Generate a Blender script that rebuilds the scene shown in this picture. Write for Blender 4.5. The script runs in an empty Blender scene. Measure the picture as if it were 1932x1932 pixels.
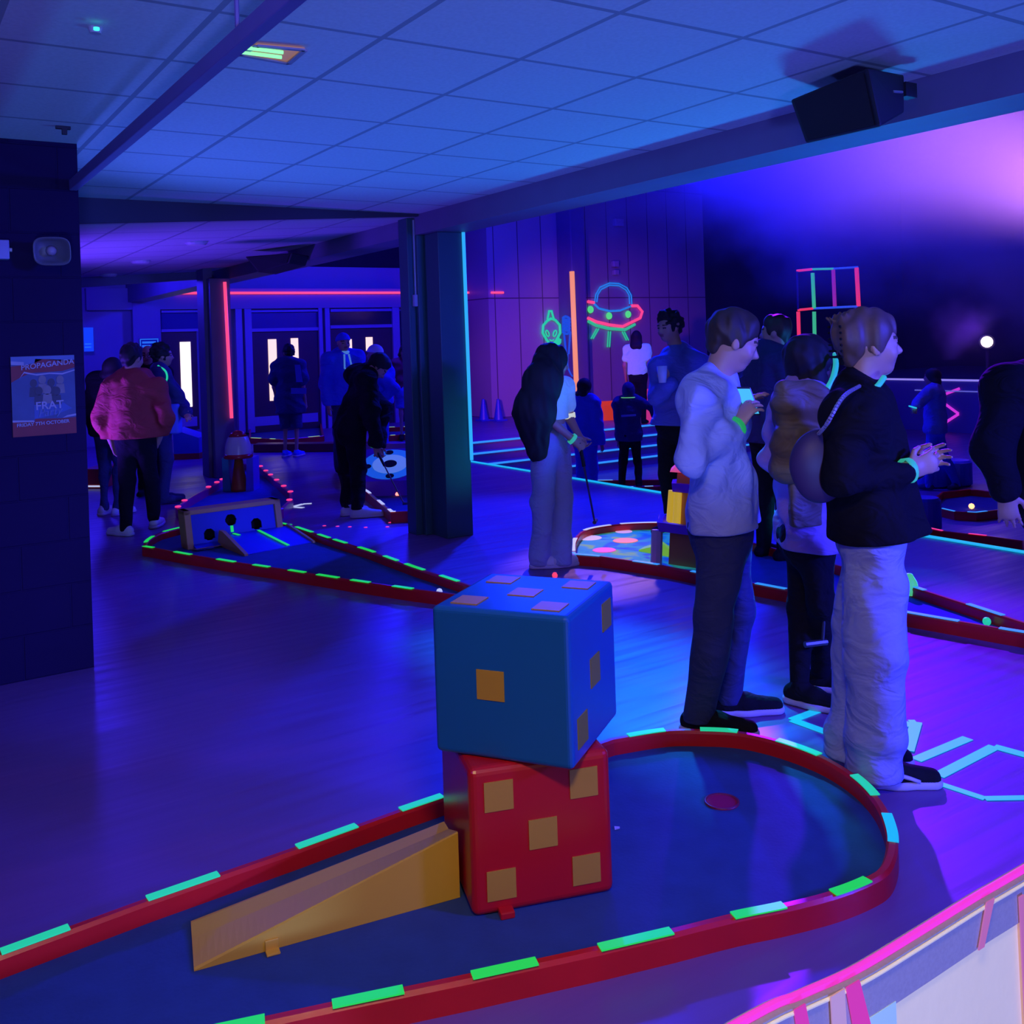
import bpy, bmesh, math, random
import numpy as np
from mathutils import Vector, Matrix
random.seed(7)
SC = bpy.context.scene
COL = SC.collection
V = Vector

# ---------------------------------------------------------------- camera
# level camera 1.62 m above the floor, looking 33 degrees right of the room's long axis
FPX, ROLL, YAW, EYE = 1846.2, -0.0331, 0.5811, 1.62
_f = V((math.sin(YAW), math.cos(YAW), 0.0))
_r0 = V((math.cos(YAW), -math.sin(YAW), 0.0))
_u0 = V((0, 0, 1))
RT = _r0 * math.cos(ROLL) + _u0 * math.sin(ROLL)
UP = -_r0 * math.sin(ROLL) + _u0 * math.cos(ROLL)
FW = _f
CAMP = V((0, 0, EYE))
cam_d = bpy.data.cameras.new('camera')
cam = bpy.data.objects.new('camera', cam_d)
COL.objects.link(cam)
cam.matrix_world = Matrix(((RT.x, UP.x, -FW.x, 0), (RT.y, UP.y, -FW.y, 0), (RT.z, UP.z, -FW.z, EYE), (0, 0, 0, 1)))
cam_d.sensor_fit = 'HORIZONTAL'
cam_d.sensor_width = 36.0
cam_d.lens = FPX / 1932 * 36.0
cam_d.shift_y = -322 / 1932
cam_d.clip_start = 0.05
cam_d.clip_end = 120
SC.camera = cam

# surveying helpers: the point of a horizontal / vertical plane that the photograph shows at (x, y)
def RAY(x, y):
    return FW + RT * ((x - 966) / FPX) - UP * ((y - 644) / FPX)
def G(x, y, z=0.0):
    d = RAY(x, y)
    return CAMP + d * ((z - EYE) / d.z)
def AT(x, y, t):
    return CAMP + RAY(x, y) * t
def ONY(x, y, Y):
    d = RAY(x, y)
    return CAMP + d * (Y / d.y)
def ONX(x, y, X):
    d = RAY(x, y)
    return CAMP + d * (X / d.x)

# ---------------------------------------------------------------- exposure, world
SC.view_settings.view_transform = 'Standard'
SC.view_settings.look = 'None'
SC.view_settings.exposure = 0.0
SC.view_settings.gamma = 1.0
SC.view_settings.use_curve_mapping = False
SC.cycles.max_bounces = 5
SC.cycles.diffuse_bounces = 3
SC.cycles.glossy_bounces = 2
SC.cycles.transmission_bounces = 4
SC.cycles.volume_bounces = 0
SC.cycles.volume_step_rate = 2.0
SC.cycles.volume_max_steps = 64
SC.cycles.sample_clamp_indirect = 3.0
SC.cycles.sample_clamp_direct = 8.0
SC.cycles.use_denoising = True
world = bpy.data.worlds.new('world')
SC.world = world
world.use_nodes = True
_bg = world.node_tree.nodes['Background']
_bg.inputs[0].default_value = (0.10, 0.05, 1.0, 1)
_bg.inputs[1].default_value = 0.004

# ---------------------------------------------------------------- lights of the place and added fills
def aim(o, target):
    o.rotation_euler = (V(target) - o.location).to_track_quat('-Z', 'Y').to_euler()
def area(name, loc, target, sx, sy, col, power, spread=180):
    d = bpy.data.lights.new(name, 'AREA')
    d.shape = 'RECTANGLE'; d.size = sx; d.size_y = sy
    d.color = col; d.energy = power; d.spread = math.radians(spread)
    o = bpy.data.objects.new(name, d); COL.objects.link(o)
    o.location = loc; aim(o, target)
    return o
def spot(name, loc, target, ang, blend, col, power, rad=0.15):
    d = bpy.data.lights.new(name, 'SPOT')
    d.spot_size = math.radians(ang); d.spot_blend = blend
    d.color = col; d.energy = power; d.shadow_soft_size = rad
    o = bpy.data.objects.new(name, d); COL.objects.link(o)
    o.location = loc; aim(o, target)
    return o
def point(name, loc, col, power, rad=0.1):
    d = bpy.data.lights.new(name, 'POINT')
    d.color = col; d.energy = power; d.shadow_soft_size = rad
    o = bpy.data.objects.new(name, d); COL.objects.link(o)
    o.location = loc
    return o
HAZE_Z, HAZE_D = -0.65, 0.20
# moving heads over the sunken dance floor: blue wash that reaches under the beam
spot('blue_wash_light', (6.6, 9.4, 4.0), (4.3, 6.2, 0), 68, 0.7, (0.004, 0.02, 1.0), 1950, 0.12)
spot('cyan_wash_light', AT(1225, 40, 8.0), (2.2, 3.5, 0.1), 32, 0.7, (0.0, 0.48, 1.0), 2000, 0.12)
# uplighter beside the platform edge, then added unseen fills for ceilings and panelled wall
spot('uplight_light', (5.9, 4.0, 0.06), (2.6, 4.2, 2.7), 110, 0.9, (0.012, 0.26, 1.0), 600, 0.35)
spot('ceiling_fill_light', (-0.6, -2.2, 0.5), (1.6, 2.6, 2.72), 95, 0.9, (0.12, 0.20, 1.0), 900, 0.2)  # unseen lamp added behind the camera to brighten the ceiling
spot('mid_ceiling_fill_light', (1.0, 6.55, 0.35), (2.4, 4.9, 2.72), 85, 0.9, (0.05, 0.13, 1.0), 230, 0.12)  # lamp added out of sight to lift the middle of the ceiling
spot('panel_fill_light', (5.15, 9.2, 1.3), (13.2, 17.6, 0.9), 32, 0.9, (0.75, 0.12, 0.55), 1500, 0.12)  # added spot hidden by the middle column, tints the lower wall pink
spot('violet_side_light', (10.2, 9.3, 5.0), (3.6, 1.5, 0), 19, 0.6, (0.15, 0.003, 1.0), 9500, 0.12)
spot('lobby_fill_light', (0.75, 9.6, 0.5), (2.6, 9.4, 2.6), 105, 0.9, (0.11, 0.035, 1.0), 420, 0.15)  # added lamp hidden by the dark column, brightens the farther ceiling
# unseen blue fill added behind the camera for the people's near side
area('blue_fill_light', (4.8, -2.2, 2.4), (3.2, 2.8, 1.0), 0.8, 0.5, (0.035, 0.04, 1.0), 90, 60)
area('violet_fill_light', (-1.5, 1.0, 2.6), (2.5, 3.5, 0), 1.2, 0.2, (0.13, 0.03, 1.0), 22)  # no tube hangs here: unseen fill added for the general violet tone
area('house_downlight_light', (0.45, 0.35, 2.68), (1.35, 2.35, 0.2), 0.4, 0.3, (1.0, 0.74, 0.32), 17, 120)
spot('pink_beam_light', (8.5, 9.8, 5.0), G(1120, 1062), 11, 0.6, (1.0, 0.42, 0.62), 900, 0.05)
spot('magenta_side_light', (8.2, 1.2, 1.4), AT(1900, 975, 4.4), 9, 0.5, (1.0, 0.16, 0.75), 260, 0.05)
point('hall_blue_light', (10.5, 10.5, 4.8), (0.006, 0.008, 1.0), 1500, 0.3)
spot('smoke_blue_light', (15.5, 11.0, 7.2), (14.5, 9.5, 3.0), 100, 0.9, (0.006, 0.012, 1.0), 2600, 0.3)
spot('magenta_stage_light', AT(2180, 430, 13.0), AT(1750, 230, 13.0), 58, 1.0, (0.66, 0.22, 1.0), 5200, 0.3)
point('lobby_blue_light', (2.6, 15.5, 2.8), (0.03, 0.015, 1.0), 260, 0.2)
point('doors_blue_light', (7.5, 14.5, 3.6), (0.012, 0.006, 1.0), 500, 0.2)
spot('teal_column_light', (6.0, 4.2, 0.1), (4.08, 7.1, 0.85), 20, 0.9, (0.0, 0.45, 0.70), 130, 0.1)  # added spot, only there to throw teal on the column front


# ---------------------------------------------------------------- materials
def lin(c):
    c = c / 255.0
    return c / 12.92 if c <= 0.04045 else ((c + 0.055) / 1.055) ** 2.4
def rgb(r, g, b):
    return (lin(r), lin(g), lin(b))
MATS = {}
def mat(name, col, rough=0.6, var=0.12, scale=6.0, bump=0.0, emit=None, estr=0.0, spec=0.5, metal=0.0, fold=0.0):
    """a Principled material whose colour is broken up by a noise"""
    if name in MATS:
        return MATS[name]
    m = bpy.data.materials.new(name); m.use_nodes = True
    nt = m.node_tree; N = nt.nodes; L = nt.links
    b = N['Principled BSDF']
    tc = N.new('ShaderNodeTexCoord')
    nz = N.new('ShaderNodeTexNoise'); nz.inputs['Scale'].default_value = scale; nz.inputs['Detail'].default_value = 3
    L.new(tc.outputs['Object'], nz.inputs['Vector'])
    mx = N.new('ShaderNodeMix'); mx.data_type = 'RGBA'
    lo = [c * (1 - var) for c in col]; hi = [min(1, c * (1 + var)) for c in col]
    mx.inputs[6].default_value = (*lo, 1); mx.inputs[7].default_value = (*hi, 1)
    L.new(nz.outputs['Fac'], mx.inputs[0])
    L.new(mx.outputs[2], b.inputs['Base Color'])
    b.inputs['Roughness'].default_value = rough
    b.inputs['Specular IOR Level'].default_value = spec
    b.inputs['Metallic'].default_value = metal
    if bump:
        bp = N.new('ShaderNodeBump'); bp.inputs['Strength'].default_value = bump; bp.inputs['Distance'].default_value = 0.01
        n2 = N.new('ShaderNodeTexNoise'); n2.inputs['Scale'].default_value = scale * 8
        L.new(tc.outputs['Object'], n2.inputs['Vector'])
        L.new(n2.outputs['Fac'], bp.inputs['Height']); L.new(bp.outputs['Normal'], b.inputs['Normal'])
    if fold:      # soft creases of worn cloth
        mp = N.new('ShaderNodeMapping'); mp.inputs['Scale'].default_value = (1.0, 1.0, 1.7)
        n3 = N.new('ShaderNodeTexNoise'); n3.inputs['Scale'].default_value = 6.5; n3.inputs['Detail'].default_value = 2.5; n3.inputs['Distortion'].default_value = 1.4
        L.new(tc.outputs['Object'], mp.inputs['Vector']); L.new(mp.outputs['Vector'], n3.inputs['Vector'])
        b3 = N.new('ShaderNodeBump'); b3.inputs['Strength'].default_value = fold; b3.inputs['Distance'].default_value = 0.06
        L.new(n3.outputs['Fac'], b3.inputs['Height'])
        if bump: L.new(bp.outputs['Normal'], b3.inputs['Normal'])
        L.new(b3.outputs['Normal'], b.inputs['Normal'])
    if emit:
        b.inputs['Emission Color'].default_value = (*emit, 1)
        b.inputs['Emission Strength'].default_value = estr
    MATS[name] = m
    return m
def glow(name, col, s=1.0):
    """fluorescent tape, tubes and lit panes: they give off light"""
    return mat(name, [min(1, c * 0.3 + 0.01) for c in col], 0.5, 0.05, 5, emit=col, estr=s)

# ---------------------------------------------------------------- mesh helpers
def tag(o, label=None, cat=None, group=None, kind=None):
    if label: o['label'] = label
    if cat: o['category'] = cat
    if group: o['group'] = group
    if kind: o['kind'] = kind
    return o
def empty(name, loc, rz=0.0):
    o = bpy.data.objects.new(name, None); COL.objects.link(o)
    o.location = loc; o.rotation_euler = (0, 0, rz); o.empty_display_size = 0.1
    return o
class MB:
    """collects shapes given in world coordinates; build() links them as one mesh, its origin at org"""
    def __init__(s): s.v = []; s.f = []; s.m = []
    def add(s, vs, fs, mi=0):
        n = len(s.v)
        s.v += [V(p) for p in vs]
        s.f += [tuple(i + n for i in f) for f in fs]
        s.m += [mi] * len(fs)
        return s
    def box(s, a, b, mi=0):
        x0, y0, z0 = a; x1, y1, z1 = b
        vs = [(x0, y0, z0), (x1, y0, z0), (x1, y1, z0), (x0, y1, z0), (x0, y0, z1), (x1, y0, z1), (x1, y1, z1), (x0, y1, z1)]
        return s.add(vs, [(0, 3, 2, 1), (4, 5, 6, 7), (0, 1, 5, 4), (1, 2, 6, 5), (2, 3, 7, 6), (3, 0, 4, 7)], mi)
    def hexa(s, bot, top, mi=0):
        n = len(bot)
        fs = [tuple(reversed(range(n))), tuple(range(n, 2 * n))] + [(i, (i + 1) % n, n + (i + 1) % n, n + i) for i in range(n)]
        return s.add(list(bot) + list(top), fs, mi)
    def prism(s, pts, z0, z1, mi=0):
        return s.hexa([V((p[0], p[1], z0)) for p in pts], [V((p[0], p[1], z1)) for p in pts], mi)
    def tube(s, pts, r, n=8, mi=0, r2=None):
        pts = [V(p) for p in pts]
        rings = []
        ref = None
        for i, p in enumerate(pts):
            d = (pts[min(i + 1, len(pts) - 1)] - pts[max(i - 1, 0)]).normalized()
            a = d.orthogonal().normalized() if ref is None else (ref - d * ref.dot(d)).normalized()
            ref = a; b = d.cross(a)
            rr = r if r2 is None else r + (r2 - r) * i / (len(pts) - 1)
            rings.append([p + a * rr * math.cos(2 * math.pi * k / n) + b * rr * math.sin(2 * math.pi * k / n) for k in range(n)])
        vs = [q for rg in rings for q in rg]
        fs = [tuple(reversed(range(n))), tuple(range((len(pts) - 1) * n, len(pts) * n))]
        for i in range(len(pts) - 1):
            for k in range(n):
                fs.append((i * n + k, i * n + (k + 1) % n, (i + 1) * n + (k + 1) % n, (i + 1) * n + k))
        return s.add(vs, fs, mi)
    def lathe(s, c, prof, n=24, mi=0, axis=(0, 0, 1), cap=True):
        """prof: (radius, height) pairs along axis from c"""
        ax = V(axis).normalized(); a = ax.orthogonal().normalized(); b = ax.cross(a); c = V(c)
        vs = []
        for (r, h) in prof:
            for k in range(n):
                t = 2 * math.pi * k / n
                vs.append(c + ax * h + a * r * math.cos(t) + b * r * math.sin(t))
        fs = []
        for i in range(len(prof) - 1):
            for k in range(n):
                fs.append((i * n + k, i * n + (k + 1) % n, (i + 1) * n + (k + 1) % n, (i + 1) * n + k))
        if cap:
            fs.append(tuple(reversed(range(n)))); fs.append(tuple(range((len(prof) - 1) * n, len(prof) * n)))
        return s.add(vs, fs, mi)
    def slab(s, pts, n, th, mi=0):
        """polygon pts given thickness th along n"""
        n = V(n)
        return s.hexa([V(p) for p in pts], [V(p) + n * th for p in pts], mi)
    def bar(s, a, b, w, th, n=(0, 0, 1), mi=0):
        """flat strip from a to b, width w, thickness th along n, lying on the line's plane"""
        a = V(a); b = V(b); n = V(n).normalized(); d = (b - a).normalized(); sd = n.cross(d).normalized() * (w / 2)
        return s.slab([a - sd, b - sd, b + sd, a + sd], n, th, mi)
    def build(s, name, mats, parent=None, smooth=False, bevel=0.0, org=None, seg=2, fix=True):
        if not isinstance(mats, (list, tuple)): mats = [mats]
        me = bpy.data.meshes.new(name)
        off = V((0, 0, 0)) if org is None else V(org)
        if parent is not None: off = world_off(parent)
        me.from_pydata([tuple(p - off) for p in s.v], [], s.f)
        for m in mats: me.materials.append(m)
        me.polygons.foreach_set('material_index', s.m)
        if fix:
            bm = bmesh.new(); bm.from_mesh(me)
            bmesh.ops.recalc_face_normals(bm, faces=bm.faces)
            bm.to_mesh(me); bm.free()
        if smooth: me.polygons.foreach_set('use_smooth', [True] * len(me.polygons))
        o = bpy.data.objects.new(name, me); COL.objects.link(o)
        if parent is not None: o.parent = parent
        else: o.location = off
        if bevel:
            md = o.modifiers.new('bevel', 'BEVEL'); md.width = bevel; md.segments = seg; md.limit_method = 'ANGLE'
        return o
def world_off(p):
    o = V((0, 0, 0))
    while p is not None:
        o = o + p.location; p = p.parent
    return o
def spline(pts, n=8, closed=False):
    """Catmull-Rom through pts"""
    pts = [V(p) for p in pts]; m = len(pts); out = []
    for i in range(m if closed else m - 1):
        g = (lambda k: pts[k % m]) if closed else (lambda k: pts[max(0, min(m - 1, k))])
        a, b, c, d = g(i - 1), g(i), g(i + 1), g(i + 2)
        for k in range(n):
            t = k / n
            out.append(0.5 * ((2 * b) + (c - a) * t + (2 * a - 5 * b + 4 * c - d) * t * t + (3 * b - a - 3 * c + d) * t ** 3))
    if not closed: out.append(pts[-1])
    return out
def inset(pts, w):
    """closed polygon (counter-clockwise seen from above) moved inwards by w"""
    n = len(pts); out = []
    for i in range(n):
        a, b, c = pts[i - 1], pts[i], pts[(i + 1) % n]
        d1 = V((b.x - a.x, b.y - a.y)); d2 = V((c.x - b.x, c.y - b.y))
        if d1.length < 1e-6: d1 = d2
        if d2.length < 1e-6: d2 = d1
        d1.normalize(); d2.normalize()
        n1 = V((-d1.y, d1.x)); n2 = V((-d2.y, d2.x)); m = (n1 + n2)
        m = m / max(0.35, m.length ** 2 / 2) if m.length > 1e-4 else n1
        out.append(V((b.x + m.x * w, b.y + m.y * w, b.z)))
    return out
def ccw(pts):
    a = sum(p.x * q.y - q.x * p.y for p, q in zip(pts, pts[1:] + pts[:1]))
    return pts if a > 0 else pts[::-1]
# ================================================================ the room
M_floor = mat('dark vinyl floor', (0.19, 0.09, 0.28), 0.38, 0.25, 1.2, spec=0.5)
def _floor_streaks(m):
    nt = m.node_tree; N = nt.nodes; L = nt.links; b = N['Principled BSDF']
    tc = N.new('ShaderNodeTexCoord'); mp = N.new('ShaderNodeMapping')
    mp.inputs['Scale'].default_value = (0.35, 7.0, 1.0); mp.inputs['Rotation'].default_value = (0, 0, 0.12)
    L.new(tc.outputs['Object'], mp.inputs['Vector'])
    nz = N.new('ShaderNodeTexNoise'); nz.inputs['Scale'].default_value = 3.0; nz.inputs['Detail'].default_value = 6
    L.new(mp.outputs['Vector'], nz.inputs['Vector'])
    cr = N.new('ShaderNodeMapRange'); cr.inputs[1].default_value = 0.3; cr.inputs[2].default_value = 0.7
    cr.inputs[3].default_value = 0.28; cr.inputs[4].default_value = 0.5
    L.new(nz.outputs['Fac'], cr.inputs[0]); L.new(cr.outputs[0], b.inputs['Roughness'])
    bp = N.new('ShaderNodeBump'); bp.inputs['Strength'].default_value = 0.12; bp.inputs['Distance'].default_value = 0.01
    L.new(nz.outputs['Fac'], bp.inputs['Height']); L.new(bp.outputs['Normal'], b.inputs['Normal'])
_floor_streaks(M_floor)
M_dark = mat('dark painted wall', (0.045, 0.035, 0.08), 0.8, 0.2, 2.0)
M_black = mat('black drape', (0.012, 0.012, 0.016), 0.9, 0.3, 3.0)
M_wall = mat('painted wall', (0.30, 0.27, 0.36), 0.7, 0.12, 0.8)
M_col = mat('teal lit dark steel', (0.025, 0.085, 0.11), 0.5, 0.15, 3.0)  # the cyan strip's light is put into this base colour as teal
M_steel = mat('painted steel', (0.16, 0.13, 0.24), 0.55, 0.15, 3.0)

def ceiling_mat():
    m = bpy.data.materials.new('ceiling tiles'); m.use_nodes = True
    nt = m.node_tree; N = nt.nodes; L = nt.links; b = N['Principled BSDF']
    g = N.new('ShaderNodeNewGeometry'); sp = N.new('ShaderNodeSeparateXYZ'); L.new(g.outputs['Position'], sp.inputs[0])
    def line(sock, off, pitch, w):
        a = N.new('ShaderNodeMath'); a.operation = 'SUBTRACT'; a.inputs[1].default_value = off - w / 2; L.new(sock, a.inputs[0])
        d = N.new('ShaderNodeMath'); d.operation = 'FLOORED_MODULO'; d.inputs[1].default_value = pitch; L.new(a.outputs[0], d.inputs[0])
        c = N.new('ShaderNodeMath'); c.operation = 'LESS_THAN'; c.inputs[1].default_value = w; L.new(d.outputs[0], c.inputs[0])
        return c.outputs[0]
    lx = line(sp.outputs['X'], 0.971, 0.5924, 0.024); ly = line(sp.outputs['Y'], 1.944, 0.6073, 0.024)
    mx = N.new('ShaderNodeMath'); mx.operation = 'MAXIMUM'; L.new(lx, mx.inputs[0]); L.new(ly, mx.inputs[1])
    nz = N.new('ShaderNodeTexNoise'); nz.inputs['Scale'].default_value = 60; nz.inputs['Detail'].default_value = 4; L.new(g.outputs['Position'], nz.inputs['Vector'])
    c1 = N.new('ShaderNodeMix'); c1.data_type = 'RGBA'
    c1.inputs[6].default_value = (0.50, 0.50, 0.50, 1); c1.inputs[7].default_value = (0.66, 0.66, 0.66, 1); L.new(nz.outputs['Fac'], c1.inputs[0])
    c2 = N.new('ShaderNodeMix'); c2.data_type = 'RGBA'; c2.inputs[7].default_value = (0.30, 0.30, 0.33, 1)
    L.new(mx.outputs[0], c2.inputs[0]); L.new(c1.outputs[2], c2.inputs[6]); L.new(c2.outputs[2], b.inputs['Base Color'])
    b.inputs['Roughness'].default_value = 0.9
    bp = N.new('ShaderNodeBump'); bp.inputs['Strength'].default_value = 0.3; bp.inputs['Distance'].default_value = 0.004; bp.invert = False
    L.new(nz.outputs['Fac'], bp.inputs['Height']); L.new(bp.outputs['Normal'], b.inputs['Normal'])
    return m
M_ceil = ceiling_mat()
def block_mat():
    m = mat('dark painted blockwork', (0.016, 0.008, 0.045), 0.9, 0.15, 2.0, spec=0.08)
    nt = m.node_tree; N = nt.nodes; L = nt.links; b = N['Principled BSDF']
    g = N.new('ShaderNodeNewGeometry'); sp = N.new('ShaderNodeSeparateXYZ'); L.new(g.outputs['Position'], sp.inputs[0])
    cb = N.new('ShaderNodeCombineXYZ'); ad = N.new('ShaderNodeMath'); ad.operation = 'ADD'
    L.new(sp.outputs['X'], ad.inputs[0]); L.new(sp.outputs['Y'], ad.inputs[1]); L.new(ad.outputs[0], cb.inputs['X']); L.new(sp.outputs['Z'], cb.inputs['Y'])
    br = N.new('ShaderNodeTexBrick'); br.inputs['Scale'].default_value = 1.0; br.inputs['Brick Width'].default_value = 0.45; br.inputs['Row Height'].default_value = 0.225
    br.inputs['Mortar Size'].default_value = 0.006; br.inputs['Mortar Smooth'].default_value = 0.6
    L.new(cb.outputs[0], br.inputs['Vector'])
    bp = N.new('ShaderNodeBump'); bp.inputs['Strength'].default_value = 0.6; bp.inputs['Distance'].default_value = 0.012; bp.invert = True
    L.new(br.outputs['Fac'], bp.inputs['Height']); L.new(bp.outputs['Normal'], b.inputs['Normal'])
    return m
M_block = block_mat()

def struct(name, mb, m, **k):
    return tag(mb.build(name, m, **k), kind='structure')
ZC = 2.72          # ceiling
PIT = -0.6         # sunken dance floor
EDGE = 6.85        # edge of the raised floor
YST = 13.75        # top of the steps
struct('floor', MB().box((-4, -3, -0.7), (EDGE, 19.2, 0)).box((EDGE, YST, -0.7), (17.6, 19.2, 0)), M_floor)
struct('floor.001', MB().box((EDGE, -3, -0.9), (26, YST, PIT)), M_floor)
st = MB()
for k in range(1, 4):
    st.box((EDGE, YST - 0.27 * k, PIT), (14.0, YST - 0.27 * (k - 1), -0.15 * k))
steps = tag(st.build('steps', M_floor), 'dark steps leading up from the sunken dance floor to the landing', 'steps', kind='structure')
struct('ceiling', MB().box((-4, -3, ZC), (3.9, 7.31, ZC + 0.12)), M_ceil)
# the farther ceiling drops towards the left
zl = 2.40
def ztilt(x): return 2.70 - (3.9 - x) * (2.70 - ONY(148, 423, 7.36).z) / (3.9 - ONY(148, 423, 7.36).x)
xa = -4
struct('ceiling.001', MB().slab([(xa, 7.36, ztilt(xa)), (3.9, 7.36, 2.70), (3.9, 13.2, 2.70), (xa, 13.2, ztilt(xa))], (0, 0, 1), 0.08), M_ceil)
struct('trim_1', MB().hexa([V((xa, 7.31, ztilt(xa))), V((3.9, 7.31, 2.70)), V((3.9, 7.36, 2.70)), V((xa, 7.36, ztilt(xa)))],
                           [V((xa, 7.31, 2.84)), V((3.9, 7.31, 2.84)), V((3.9, 7.36, 2.84)), V((xa, 7.36, 2.84))]), M_dark)
struct('trim_2', MB().hexa([V((xa, 13.2, ztilt(xa) - .20)), V((3.9, 13.2, 2.60)), V((3.9, 13.3, 2.60)), V((xa, 13.3, ztilt(xa) - .20))],
                           [V((xa, 13.2, 2.9)), V((3.9, 13.2, 2.9)), V((3.9, 13.3, 2.9)), V((xa, 13.3, 2.9))]), M_steel)
struct('ceiling.002', MB().box((-4, 13.3, 2.9), (3.9, 19.2, 3.0)), M_dark)
# long beam over the columns, wall above it on the hall side
struct('beam', MB().box((3.9, -3, 2.55), (4.22, 18.6, 3.3)), M_steel)
struct('wall_upper', MB().box((3.95, -3, 3.3), (4.2, 18.6, 7.6)), M_dark)
struct('ceiling.003', MB().box((3.9, -3, 7.6), (27, 19.2, 7.8)), M_black)
# columns
struct('column', MB().box((-1.2, 5.47, 0), (0.93, 6.3, ZC)), M_block)
struct('column.001', MB().box((3.96, 7.10, 0), (4.21, 7.36, 2.55)).box((3.90, 7.36, 0), (4.16, 7.42, 2.55)).box((3.84, 7.42, 0), (3.97, 7.58, 2.7)), M_col, bevel=0.006)
struct('column.002', MB().box((3.60, 12.65, 0), (3.72, 12.95, 2.9)).box((3.64, 12.5, 0), (3.9, 12.72, 2.55)), M_steel, bevel=0.006)
# far hall column in front of the panelled wall
ca = ONY(1060, 700, 17.0); cb_ = ONY(1112, 700, 17.0)
struct('column.003', MB().box((ca.x, 17.0, 0), (cb_.x - 0.02, 17.45, 6.5)), M_wall, bevel=0.03)
# walls
YD = 18.6          # wall with the doors
YA = 17.6          # panelled wall
xw = ONY(926, 700, YA).x
def wall_far_mat():
    m = mat('panelled wall', (0.42, 0.34, 0.46), 0.4, 0.15, 0.6)
    nt = m.node_tree; N = nt.nodes; L = nt.links; b = N['Principled BSDF']
    g = N.new('ShaderNodeNewGeometry'); sp = N.new('ShaderNodeSeparateXYZ'); L.new(g.outputs['Position'], sp.inputs[0])
    cb = N.new('ShaderNodeCombineXYZ'); L.new(sp.outputs['X'], cb.inputs['X']); L.new(sp.outputs['Z'], cb.inputs['Y'])
    br = N.new('ShaderNodeTexBrick'); br.offset = 0.0; br.inputs['Scale'].default_value = 1; br.inputs['Brick Width'].default_value = 0.62
    br.inputs['Row Height'].default_value = 2.55; br.inputs['Mortar Size'].default_value = 0.012
    br.inputs['Color1'].default_value = (0.42, 0.34, 0.46, 1); br.inputs['Color2'].default_value = (0.36, 0.30, 0.42, 1); br.inputs['Mortar'].default_value = (0.10, 0.08, 0.12, 1)
    L.new(cb.outputs[0], br.inputs['Vector']); L.new(br.outputs['Color'], b.inputs['Base Color'])
    return m
M_panel = wall_far_mat()
xe = ONY(1332, 600, YA).x
struct('wall_far', MB().box((xw, YA, 0), (xe, YA + 0.15, 7.6)).box((xw, YA + 0.15, 0), (xw + 0.15, YD, 7.6)), M_panel)
struct('wall_north', MB().box((-4, YD, 0), (xw, YD + 0.2, 3.25)), M_wall)
struct('wall_north.001', MB().box((-4, YD + 0.02, 3.25), (xw, YD + 0.2, 7.6)), M_black)
struct('wall_east', MB().box((26, -3, -0.9), (26.2, 19, 7.8)), M_black)
struct('wall_northeast', MB().box((xe, YA + 0.5, PIT), (26, YA + 0.6, 7.6)), M_black)
struct('wall_left', MB().box((-4.2, -3, 0), (-4, 19.2, 3.2)), M_dark)
struct('wall_back', MB().box((-4, -3.2, -0.9), (26, -3, 7.6)), M_dark)

# ================================================================ the golf holes
M_rail = mat('red painted timber', (0.72, 0.014, 0.014), 0.3, 0.2, 4.0, bump=0.05)
M_railp = mat('magenta painted timber', (0.55, 0.02, 0.22), 0.35, 0.2, 4.0)
M_felt = mat('blue felt', (0.020, 0.060, 0.19), 0.95, 0.25, 9.0, bump=0.15)
M_feltd = mat('dark blue felt', (0.02, 0.05, 0.16), 0.95, 0.25, 9.0, bump=0.15)
G_green = glow('green fluorescent tape', (0.015, 0.74, 0.09), 0.78)
G_mint = glow('mint fluorescent tape', (0.02, 0.72, 0.36), 0.75)
G_cyan = glow('cyan fluorescent tape', (0.01, 0.50, 0.80), 0.85)
G_sky = glow('pale blue fluorescent tape', (0.03, 0.30, 0.90), 0.9)
G_pinkdot = glow('pink glowing dot', (1.0, 0.05, 0.28), 0.9)
G_white = glow('white fluorescent tape', (0.55, 0.62, 0.95), 0.8)
M_hole = mat('black recess', (0.004, 0.004, 0.006), 0.95, 0.1)

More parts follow.
